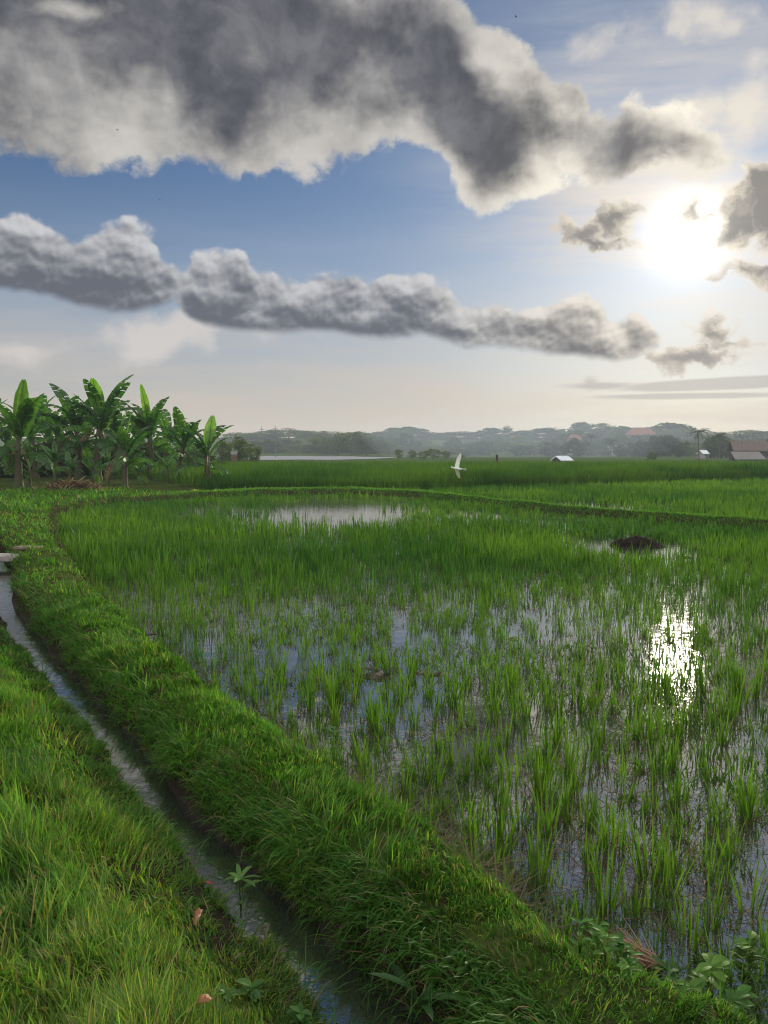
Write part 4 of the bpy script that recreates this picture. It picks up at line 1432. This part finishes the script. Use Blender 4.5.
# lean-to in front of it
YL = 166.0; XL = float(atY(747.5, 451, YL)[0]); gz = float(ground_z(XL, YL))
root = empty('lean_to', (XL, YL, gz), 0.0)
tag(root, 'low open lean-to with a worn grey brown roof in front of the farmhouse', 'shed')
zt = float(atY(747, 451.6, YL)[2]) - gz; zb = float(atY(747, 459.0, YL)[2]) - gz; L = 31 * YL / F
bm = bmesh.new()
v = [bm.verts.new(p) for p in ((-L / 2, -1.6, zb), (L / 2, -1.6, zb), (L / 2 - 0.25, 1.2, zt), (-L / 2 + 0.25, 1.2, zt))]
v2 = [bm.verts.new((q.co.x, q.co.y, q.co.z - 0.12)) for q in v]
bm.faces.new(v); bm.faces.new(v2[::-1])
for i in range(4): bm.faces.new((v2[i], v2[(i + 1) % 4], v[(i + 1) % 4], v[i]))
bm_obj('roof', bm, m_grey, root)
for xx in (-L / 2 + 0.3, -L / 6, L / 6, L / 2 - 0.3):
    bm = bmesh.new(); box(bm, xx - 0.08, xx + 0.08, -1.4, -1.24, -0.2, zb - 0.02); bm_obj('post', bm, m_dark, root)
bm = bmesh.new(); box(bm, -L / 2 + 0.35, L / 2 - 0.35, 0.9, 1.05, -0.2, zt - 0.25); bm_obj('back_wall', bm, m_dark, root)
bm = bmesh.new(); box(bm, -L / 2 + 0.9, -L / 2 + 1.35, -1.15, -0.7, -0.1, 0.75); 
o = bm_obj('sack', bm, m_wall); o.location = (XL, YL, gz)
bmod = o.modifiers.new('b', 'BEVEL'); bmod.width = 0.12; bmod.segments = 3
tag(o, 'pale sack standing under the low end of the lean-to', 'sack')

m_pole = solid_mat('weathered_pole', (0.10, 0.09, 0.08), (0.16, 0.145, 0.13), 3, 0.85, 0.1)
for i, (x, ty) in enumerate([(262, 426.5), (275.5, 425.5)]):
    Y = 260; X = float(atY(x, 451, Y)[0]); gz = float(ground_z(X, Y)); H = float(atY(x, ty, Y)[2]) - gz
    root = empty('utility_pole', (X, Y, gz)); tag(root, ['thin utility pole standing out over the ridge past the bananas', 'taller thin utility pole with a crossarm over the ridge'][i], 'pole', 'utility poles at the far field')
    lathe('mast', [(0.13, -0.2), (0.11, H * 0.5), (0.08, H)], 8, m_pole, root)
    bm = bmesh.new(); box(bm, -0.7, 0.7, -0.15, -0.06, H * 0.90, H * 0.90 + 0.12); bm_obj('crossarm', bm, m_pole, root)
p = atY(497, 461, 64); 
o = lathe('field_post', [(0.11, -0.9), (0.12, 0.2), (0.07, 0.32), (0.12, 0.40), (0.10, 0.56), (0.0, 0.62)], 8, m_dark, None, 0.15)
o.location = (float(p[0]), 64, 1.0); tag(o, 'dark knobbed post sticking up out of the tall rice', 'post')

# ------------------------------------------------------------------ birds
m_white = leaf_mat('white_feathers', 0.25, 0.03, flat=lambda t: t.mix(t.noise(None, 30, 2), (0.72, 0.72, 0.70), (0.82, 0.82, 0.80)), tgain=1.0)
m_black = solid_mat('dark_feathers', (0.01, 0.01, 0.012), (0.02, 0.02, 0.02), 20, 0.7, 0)
m_bill = solid_mat('dark_bill', (0.03, 0.025, 0.015), (0.05, 0.04, 0.02), 20, 0.5, 0)


def wing_mesh(bm, root_p, span_dir, fwd, up, span, chord, bendv):
    """a cambered wing with feathered trailing edge, thin but solid"""
    k = 12
    top, bot = [], []
    for i in range(k + 1):
        s = i / k
        c = chord * (1 - 0.15 * s) * (1 if s < 0.6 else max(0.06, 1 - ((s - 0.6) / 0.42) ** 2 * 0.9))
        q = root_p + span_dir * span * s + up * bendv * math.sin(math.pi * s * 0.9) * span - fwd * 0.30 * span * max(0, s - 0.45) ** 1.3
        row_t, row_b = [], []
        for j, u in enumerate((0.0, 0.25, 0.6, 1.0)):
            cam_ = [0.0, 0.07, 0.05, -0.01][j] * chord
            te = (0.10 * (i % 2) * c if j == 3 else 0)
            pt = q + fwd * (0.35 * c - u * c + te) + up * cam_
            row_t.append(bm.verts.new(pt)); row_b.append(bm.verts.new(pt - up * (0.010, 0.012, 0.008, 0.003)[j]))
        top.append(row_t); bot.append(row_b)
    for i in range(k):
        for j in range(3):
            bm.faces.new((top[i][j], top[i + 1][j], top[i + 1][j + 1], top[i][j + 1]))
            bm.faces.new((bot[i][j], bot[i][j + 1], bot[i + 1][j + 1], bot[i + 1][j]))
        bm.faces.new((top[i][0], bot[i][0], bot[i + 1][0], top[i + 1][0]))
        bm.faces.new((top[i][3], top[i + 1][3], bot[i + 1][3], bot[i][3]))
    bm.faces.new((top[k][0], bot[k][0], bot[k][1], top[k][1])); bm.faces.new((top[k][1], bot[k][1], bot[k][2], top[k][2])); bm.faces.new((top[k][2], bot[k][2], bot[k][3], top[k][3]))


def bird(name, label, loc, rot, size, dark=False, parts=True):
    """one continuous body: bill-less head, neck, trunk, tail and two spread wings; bill and legs are parts"""
    bm = bmesh.new()
    prof = [(0.46, 0.010, 0.03), (0.42, 0.042, 0.035), (0.36, 0.048, 0.03), (0.30, 0.034, 0.0), (0.22, 0.055, -0.02), (0.10, 0.085, -0.02), (-0.04, 0.090, -0.01), (-0.18, 0.068, 0.0), (-0.30, 0.042, 0.01), (-0.36, 0.035, 0.012)]
    seg = 10; rings = []
    for (xx, rad, zz) in prof:
        rings.append([bm.verts.new((xx, rad * math.cos(6.2832 * i / seg), zz + rad * math.sin(6.2832 * i / seg))) for i in range(seg)])
    for a, b in zip(rings[:-1], rings[1:]):
        for i in range(seg):
            k = (i + 1) % seg
            bm.faces.new((a[i], a[k], b[k], b[i]))
    bm.faces.new(rings[0]); bm.faces.new(rings[-1][::-1])
    # tail fan
    tv = [bm.verts.new(p) for p in ((-0.32, -0.035, 0.012), (-0.56, -0.10, 0.005), (-0.60, 0, 0.008), (-0.56, 0.10, 0.005), (-0.32, 0.035, 0.012))]
    tb = [bm.verts.new((v_.co.x, v_.co.y, v_.co.z - 0.008)) for v_ in tv]
    bm.faces.new(tv); bm.faces.new(tb[::-1])
    for i in range(5): bm.faces.new((tv[i], tb[i], tb[(i + 1) % 5], tv[(i + 1) % 5]))
    for s in (-1, 1):
        d = Vector((0.0, s * 0.92, 0.40)).normalized(); f = Vector((1, 0, 0)); u = d.cross(f) * s
        if u.z < 0: u = -u
        wing_mesh(bm, Vector((0.10, s * 0.05, 0.03)), d, f, u, 0.92, 0.30, 0.07)
    root = bm_obj(name, bm, m_black if dark else m_white, smooth=True)
    if parts:
        bm = bmesh.new()
        t0 = [bm.verts.new((0.45, 0.014 * math.cos(k), 0.028 + 0.014 * math.sin(k))) for k in (0, 1.57, 3.14, 4.71)]
        tp = bm.verts.new((0.58, 0, 0.02))
        for i in range(4): bm.faces.new((t0[i], t0[(i + 1) % 4], tp))
        bm.faces.new(t0[::-1]); bm_obj('bill', bm, m_bill, root)
        for s in (-1, 1):
            bm = bmesh.new(); box(bm, -0.72, -0.20, s * 0.03 - 0.007, s * 0.03 + 0.007, -0.035, -0.020); bm_obj('leg', bm, m_bill, root)
    root.location = loc; root.rotation_euler = rot; root.scale = (size, size, size)
    return root


p = at(458, 468, 1.35)
DB = 24.0
p = atY(457.5, 468.5, DB)
b_ = bird('flying_egret', '', tuple(float(c) for c in p), (R(EG[0]), R(EG[1]), R(EG[2])), EG[3])
f_ = Vector((-0.92, 0.36, 0.16)).normalized(); y_ = Vector((-0.34, -0.25, 0.92)); y_ = (y_ - f_ * y_.dot(f_)).normalized(); z_ = f_.cross(y_)
b_.rotation_euler = Matrix((f_, y_, z_)).transposed().to_euler()
tag(b_, 'white egret flying low over the tall rice with its wings spread', 'bird')
for i, (x, y, Y) in enumerate([(117, 130, 40), (160, 200, 48), (516, 17, 34)]):
    p = atY(x, y, Y)
    b_ = bird('swallow', '', tuple(float(c) for c in p), (R(20 - 30 * i), 0, R(60 + 70 * i)), 0.13, True, False)
    tag(b_, ['tiny dark bird against the pale lower edge of the big cloud', 'speck of a dark bird in the blue gap between the clouds', 'tiny dark bird beside the bright edge of the big cloud'][i], 'bird', 'dark birds high in the sky')

# ------------------------------------------------------------------ mounds, slab, weeds
def mound(name, loc, rx, ry, h, m, seed, rough=0.25):
    n = 40; V_, Q = [], []
    for i in range(n + 1):
        for j in range(n + 1):
            a, b = (i / n - 0.5) * 2.4, (j / n - 0.5) * 2.4
            d = math.hypot(a, b)
            z = max(0, 1 - d * d) ** 0.7
            nz = float(fbm(np.array(a * 2.2 + seed), np.array(b * 2.2), seed, 4)) - 0.5
            nz2 = float(fbm(np.array(a * 9 + seed), np.array(b * 9), seed + 2, 3)) - 0.5
            V_.append((a * rx, b * ry, z * h * (1 + rough * 2.2 * nz) + nz2 * h * 0.55 * min(1, z * 3) - 0.10))
    for i in range(n):
        for j in range(n):
            k = i * (n + 1) + j
            Q.append((k, k + n + 1, k + n + 2, k + 1))
    o = np_mesh(name, np.array(V_), [np.array(Q)], m, smooth=True)
    o.location = loc
    return o


m_mud = solid_mat('black_mud', (0.010, 0.008, 0.006), (0.030, 0.024, 0.018), 9, 0.95, 0.8, spec=0.05)
p = at(637, 546.5, 0.0)
o = mound('mud_mound', (float(p[0]), float(p[1]), 0.0), 0.62, 0.45, 0.26, m_mud, 4)
tag(o, 'black mound of mud and rotted straw in a small pool among the rice', 'mound')
n = 260; aa = rng.uniform(0, 6.28, n); rr_ = np.sqrt(rng.random(n)) * 0.95
bs = np.stack([rr_ * np.cos(aa) * 0.6, rr_ * np.sin(aa) * 0.42, 0.24 * np.maximum(0, 1 - rr_ ** 2) ** 0.7 - 0.08], 1)
gq = blade_geo(bs, rng.uniform(0.05, 0.17, n), np.full(n, 0.013), rng.uniform(0, 6.28, n), rng.uniform(0.3, 1.5, n), rng.uniform(0, 1, n), mixcol((0.02, 0.016, 0.012), (0.07, 0.05, 0.03), rng.random(n)))
blade_obj('straw', [gq], M_STRAW, parent=o)

m_litter = solid_mat('brown_litter', (0.06, 0.038, 0.024), (0.14, 0.095, 0.06), 6, 0.95, 0.8)
p = at(72, 491, 0.25)
o = mound('dry_leaf_heap', (float(p[0]), float(p[1]), float(ground_z(p[0], p[1])) + 0.02), 1.15, 0.9, 0.30, m_litter, 9)
tag(o, 'heap of dry brown banana leaves on the bare ground before the grove', 'leaf heap')
n = 900; aa = rng.uniform(0, 6.28, n); rr_ = np.sqrt(rng.random(n)) * 1.35
bs = np.stack([rr_ * np.cos(aa) * 1.15, rr_ * np.sin(aa) * 0.9, 0.30 * np.maximum(0, 1 - rr_ ** 2) ** 0.7 - 0.04], 1)
gq = blade_geo(bs, rng.uniform(0.2, 0.7, n), rng.uniform(0.03, 0.09, n), rng.uniform(0, 6.28, n), rng.uniform(0.9, 1.6, n), rng.uniform(-0.2, 0.6, n), mixcol((0.07, 0.04, 0.028), (0.30, 0.21, 0.13), rng.random(n) ** 1.3))
blade_obj('dry_leaves', [gq], M_STRAW, parent=o)
p = at(195, 493, 0.2)
o = mound('fallen_leaf', (float(p[0]), float(p[1]), float(ground_z(p[0], p[1])) + 0.13), 0.22, 0.16, 0.12, solid_mat('yellow_leaf', (0.40, 0.22, 0.03), (0.50, 0.30, 0.05), 5, 0.7, 0.2), 3)
tag(o, 'orange yellow fallen leaf on the grass in front of the lone banana plant', 'leaf')

m_slab = solid_mat('weathered_concrete', (0.26, 0.22, 0.20), (0.40, 0.35, 0.32), 7, 0.9, 0.3)


def slab(name, label, cat, px, py, z, L, Wd, th, rz, m):
    p = at(px, py, z)
    bm = bmesh.new(); box(bm, -L / 2, L / 2, -Wd / 2, Wd / 2, -th, 0)
    bmesh.ops.bevel(bm, geom=bm.edges[:], offset=0.012, segments=2, affect='EDGES')
    bmesh.ops.subdivide_edges(bm, edges=[e for e in bm.edges if e.calc_length() > 0.2], cuts=5)
    for v_ in bm.verts:
        v_.co.x += 0.012 * (vnoise(v_.co.y * 9, v_.co.z * 9 + 3, 4) - 0.5); v_.co.z += 0.010 * (vnoise(v_.co.x * 6, v_.co.y * 6, 8) - 0.5)
    o = bm_obj(name, bm, m)
    o.location = tuple(float(c) for c in p); o.rotation_euler = (0, 0, rz)
    return tag(o, label, cat)


slab('concrete_slab', 'pinkish concrete slab bridging the ditch at the picture edge', 'slab', -6, 555, 0.20, 1.0, 0.42, 0.09, 0.15, m_slab)
slab('wooden_board', 'small brown board lying in the grass past the ditch slab', 'board', 28, 546.5, 0.30, 0.42, 0.26, 0.04, -0.1, solid_mat('old_board', (0.12, 0.085, 0.06), (0.20, 0.15, 0.11), 9, 0.9, 0.3, (1, 6, 1)))

# broad-leaved weeds
def weed_leaf(L, W, elev, curl, k=6):
    Vv, Q = [], []
    p = np.zeros(3)
    rows = []
    for i in range(k + 1):
        s = i / k
        w = W * 0.5 * (math.sin(math.pi * min(1, s * 0.96 + 0.04)) ** 0.8)
        el = elev - curl * s
        d = np.array([math.cos(el), 0, math.sin(el)]); up = np.array([-math.sin(el), 0, math.cos(el)])
        rows.append((p - np.array([0, w, 0]) + up * w * 0.25, p.copy(), p + np.array([0, w, 0]) + up * w * 0.25))
        p = p + d * L / k
    for r0 in rows: Vv += list(r0)
    for i in range(k):
        for j in range(2): Q.append((3 * i + j, 3 * i + 3 + j, 3 * i + 4 + j, 3 * i + 1 + j))
    return np.array(Vv), np.array(Q)


def weed(name, label, group, px, py, h, nl, L, W, c, seed, stem_c=(0.05, 0.08, 0.02), z=None, whorl=False, cat='weed', el=(0.15, 0.8)):
    r = np.random.default_rng(7000 + seed)
    p = at(px, py, 0.15 if z is None else z)
    gz = float(ground_z(p[0], p[1]))
    root = empty(name, (float(p[0]), float(p[1]), gz - 0.01 if z is None else z))
    tag(root, label, cat, group)
    bx, by = r.normal(0, 0.04, 2)
    st = blade_geo(np.array([[0, 0, 0.0]] * 3), np.full(3, h * 1.02), np.full(3, 0.007), np.array([0.2, 2.2, 4.3]), np.full(3, 0.05), np.full(3, 0.08), np.tile(stem_c, (3, 1)))
    blade_obj('stem', [st], M_GRASS, parent=root)
    if name == 'broadleaf_weed':
        nl = int(nl * 1.7); L *= 0.72; W *= 0.70; c = tuple(1.25 * q for q in c)
    for i in range(nl):
        f = (0.95 if whorl and i < nl * 0.6 else r.uniform(0.35, 1.0))
        Vv, Q = weed_leaf(L * r.uniform(0.7, 1.15), W * r.uniform(0.75, 1.15), r.uniform(*el), r.uniform(0.4, 1.2))
        C = np.tile(np.array(c)[None] * r.uniform(0.75, 1.25), (len(Vv), 1))
        o = np_mesh('leaf', Vv, [Q], M_GRASS, C, parent=root, smooth=False)
        o.location = (0.0, 0.0, h * f)
        o.rotation_euler = (r.uniform(-0.2, 0.2), 0, i * 2.4 + r.uniform(-0.3, 0.3))
    return root


WG = 'broadleaf weeds on the banks'
weed('leafy_weed', 'pale green leafy weed standing up beside the ditch water', None, 241, 918, 0.17, 11, 0.09, 0.024, (0.10, 0.19, 0.05), 1, z=0.02, whorl=True)
weed('reed_plant', 'dark weed with four long strap leaves rising from the ditch at the bottom', None, 418, 1022, 0.10, 6, 0.26, 0.032, (0.055, 0.12, 0.04), 2, z=0.02, el=(0.5, 1.1))
for i, (x, y, h, nl, L, W, col_, lab) in enumerate([
    (690, 975, 0.17, 9, 0.10, 0.060, (0.075, 0.15, 0.03), 'bright broadleaf weed at the paddy edge right of the straw bundle'),
    (712, 962, 0.20, 8, 0.11, 0.065, (0.10, 0.19, 0.035), 'taller yellow green broadleaf weed behind the bright one at the paddy edge'),
    (668, 950, 0.15, 8, 0.09, 0.050, (0.05, 0.11, 0.03), 'dark leafy weed just above the straw bundle'),
    (735, 985, 0.15, 9, 0.09, 0.055, (0.06, 0.13, 0.03), 'leafy weed nearest the lower picture corner'),
    (650, 985, 0.10, 8, 0.08, 0.040, (0.08, 0.14, 0.04), 'low weed between the straw bundle and the bund grass'),
    (560, 895, 0.12, 8, 0.08, 0.035, (0.04, 0.09, 0.028), 'dark weed in the wet gap where the bund meets the paddy'),
    (590, 905, 0.14, 8, 0.08, 0.035, (0.05, 0.10, 0.03), 'dark narrow leaved weed beside the wet gap'),
    (750, 940, 0.22, 9, 0.09, 0.05, (0.07, 0.14, 0.03), 'leafy stem at the picture edge above the weeds'),
    (470, 985, 0.05, 8, 0.07, 0.030, (0.07, 0.14, 0.03), 'low rosette weed in the bund grass above the strap leaved weed'),
    (250, 985, 0.07, 9, 0.07, 0.040, (0.06, 0.13, 0.03), 'low round leaved weed in the front grass below the pale leafy weed'),
    (225, 1000, 0.06, 9, 0.06, 0.038, (0.07, 0.14, 0.03), 'round leaved weed beside the orange leaf'),
    (300, 1005, 0.08, 9, 0.07, 0.036, (0.06, 0.13, 0.03), 'small leafy weed leaning to the ditch near the bottom'),
    (90, 930, 0.06, 8, 0.06, 0.035, (0.07, 0.15, 0.03), 'little leafy weed deep in the front grass'),
    (640, 745, 0.10, 8, 0.08, 0.045, (0.06, 0.13, 0.03), 'leafy weed on a mud patch out in the paddy'),
    (335, 720, 0.18, 6, 0.10, 0.030, (0.08, 0.15, 0.06), 'pale leaved plant at the paddy edge beside the middle of the bund')]):
    weed('broadleaf_weed', lab, WG, x, y, h, nl, L, W, col_, 10 + i)

for i in range(16):
    weed('broadleaf_weed', 'small leafy weed in the tangle at the paddy edge around the straw bundle', 'small weeds in the tangle by the straw bundle',
         rng.uniform(575, 765), rng.uniform(925, 1000), rng.uniform(0.06, 0.16), int(rng.integers(6, 9)), rng.uniform(0.06, 0.095), rng.uniform(0.025, 0.05),
         (rng.uniform(0.05, 0.09), rng.uniform(0.11, 0.17), 0.03), 60 + i)

# dry curled leaves lying in the grass
m_dryleaf = leaf_mat('dead_leaf', 0.25, 0.03, tgain=1.2)
for i, (x, y, L, W, c, lab, z) in enumerate([
    (197, 1003, 0.055, 0.042, (0.26, 0.11, 0.035), 'orange brown fallen leaf lying in the front grass', 0.36),
    (195, 925, 0.12, 0.035, (0.20, 0.09, 0.045), 'curled reddish brown dead leaf in the grass near the ditch', 0.30),
    (215, 886, 0.10, 0.035, (0.30, 0.06, 0.05), 'small red leaf beside the pale leafy weed', 0.12),
    (60, 686, 0.14, 0.035, (0.30, 0.15, 0.10), 'pinkish dry blade overhanging the far part of the ditch', 0.20),
    (8, 905, 0.07, 0.045, (0.40, 0.24, 0.07), 'yellow dry leaf at the picture edge in the front grass', 0.34),
    (22, 870, 0.10, 0.03, (0.22, 0.09, 0.05), 'brown curled leaf above the yellow one in the front grass', 0.32)]):
    Vv, Q = weed_leaf(L, W * 0.62, 0.5, 1.3 - 0.3 * (i % 2))
    o = np_mesh('fallen_leaf', Vv + rng.normal(0, 0.0016, Vv.shape), [Q], m_dryleaf, np.tile(np.array(c)[None], (len(Vv), 1)), smooth=True)
    p = at(x, y, z); o.location = tuple(float(q) for q in p); o.rotation_euler = (0.3, 0.2, 0.7 + i)
    sol = o.modifiers.new('thick', 'SOLIDIFY'); sol.thickness = 0.0015
    tag(o, lab, 'leaf')

# the tied fan of cut straw at the paddy edge
p = at(628, 958, 0.06)
root = empty('straw_bundle', (float(p[0]), float(p[1]), float(max(ground_z(p[0], p[1]), 0.02)) + 0.02))
tag(root, 'reddish tan bundle of cut straw lying at the paddy edge', 'straw bundle')
n = 90
bs = np.stack([rng.normal(0.09, 0.012, n), rng.normal(-0.03, 0.02, n), rng.uniform(0, 0.035, n)], 1)
gq = blade_geo(bs, rng.uniform(0.12, 0.24, n), rng.uniform(0.003, 0.006, n), rng.normal(2.55, 0.42, n), rng.uniform(1.15, 1.5, n), rng.uniform(0.1, 0.4, n), mixcol((0.13, 0.065, 0.04), (0.30, 0.19, 0.12), rng.random(n)))
blade_obj('straw', [gq], M_STRAW, parent=root)

# ------------------------------------------------------------------ drifting smoke, and the hazy air
bm = bmesh.new(); bmesh.ops.create_uvsphere(bm, u_segments=24, v_segments=14, radius=1.0)
for v_ in bm.verts:
    k = 1 + 0.35 * (vnoise(v_.co.x * 1.7 + 5, v_.co.z * 1.7 + v_.co.y, 301) - 0.5)
    v_.co = Vector((v_.co.x * 62 * k, v_.co.y * 42 * k, v_.co.z * 10 * k))
m_s = bpy.data.materials.new('smoke'); m_s.use_nodes = True
t = NT(m_s.node_tree); t.n.clear()
out = t.n.new('ShaderNodeOutputMaterial'); pv = t.n.new('ShaderNodeVolumePrincipled')
pv.inputs['Color'].default_value = (0.70, 0.84, 1.0, 1); pv.inputs['Density'].default_value = 0.0024; pv.inputs['Anisotropy'].default_value = 0.1
t.l.new(pv.outputs[0], out.inputs['Volume'])
o = bm_obj('smoke', bm, m_s); o.location = (48, 275, 6.5); tag(o, kind='stuff')

if HAZE > 0:
    bm = bmesh.new(); box(bm, -900, 900, -80, 900, -4.0, 30.0)
    m_h = bpy.data.materials.new('hazy_air'); m_h.use_nodes = True
    t = NT(m_h.node_tree); t.n.clear()
    out = t.n.new('ShaderNodeOutputMaterial'); pv = t.n.new('ShaderNodeVolumePrincipled')
    pv.inputs['Color'].default_value = (*HAZECOL, 1); pv.inputs['Density'].default_value = HAZE
    pv.inputs['Anisotropy'].default_value = 0.2
    t.l.new(pv.outputs[0], out.inputs['Volume'])
    o = bm_obj('haze', bm, m_h); tag(o, kind='stuff')
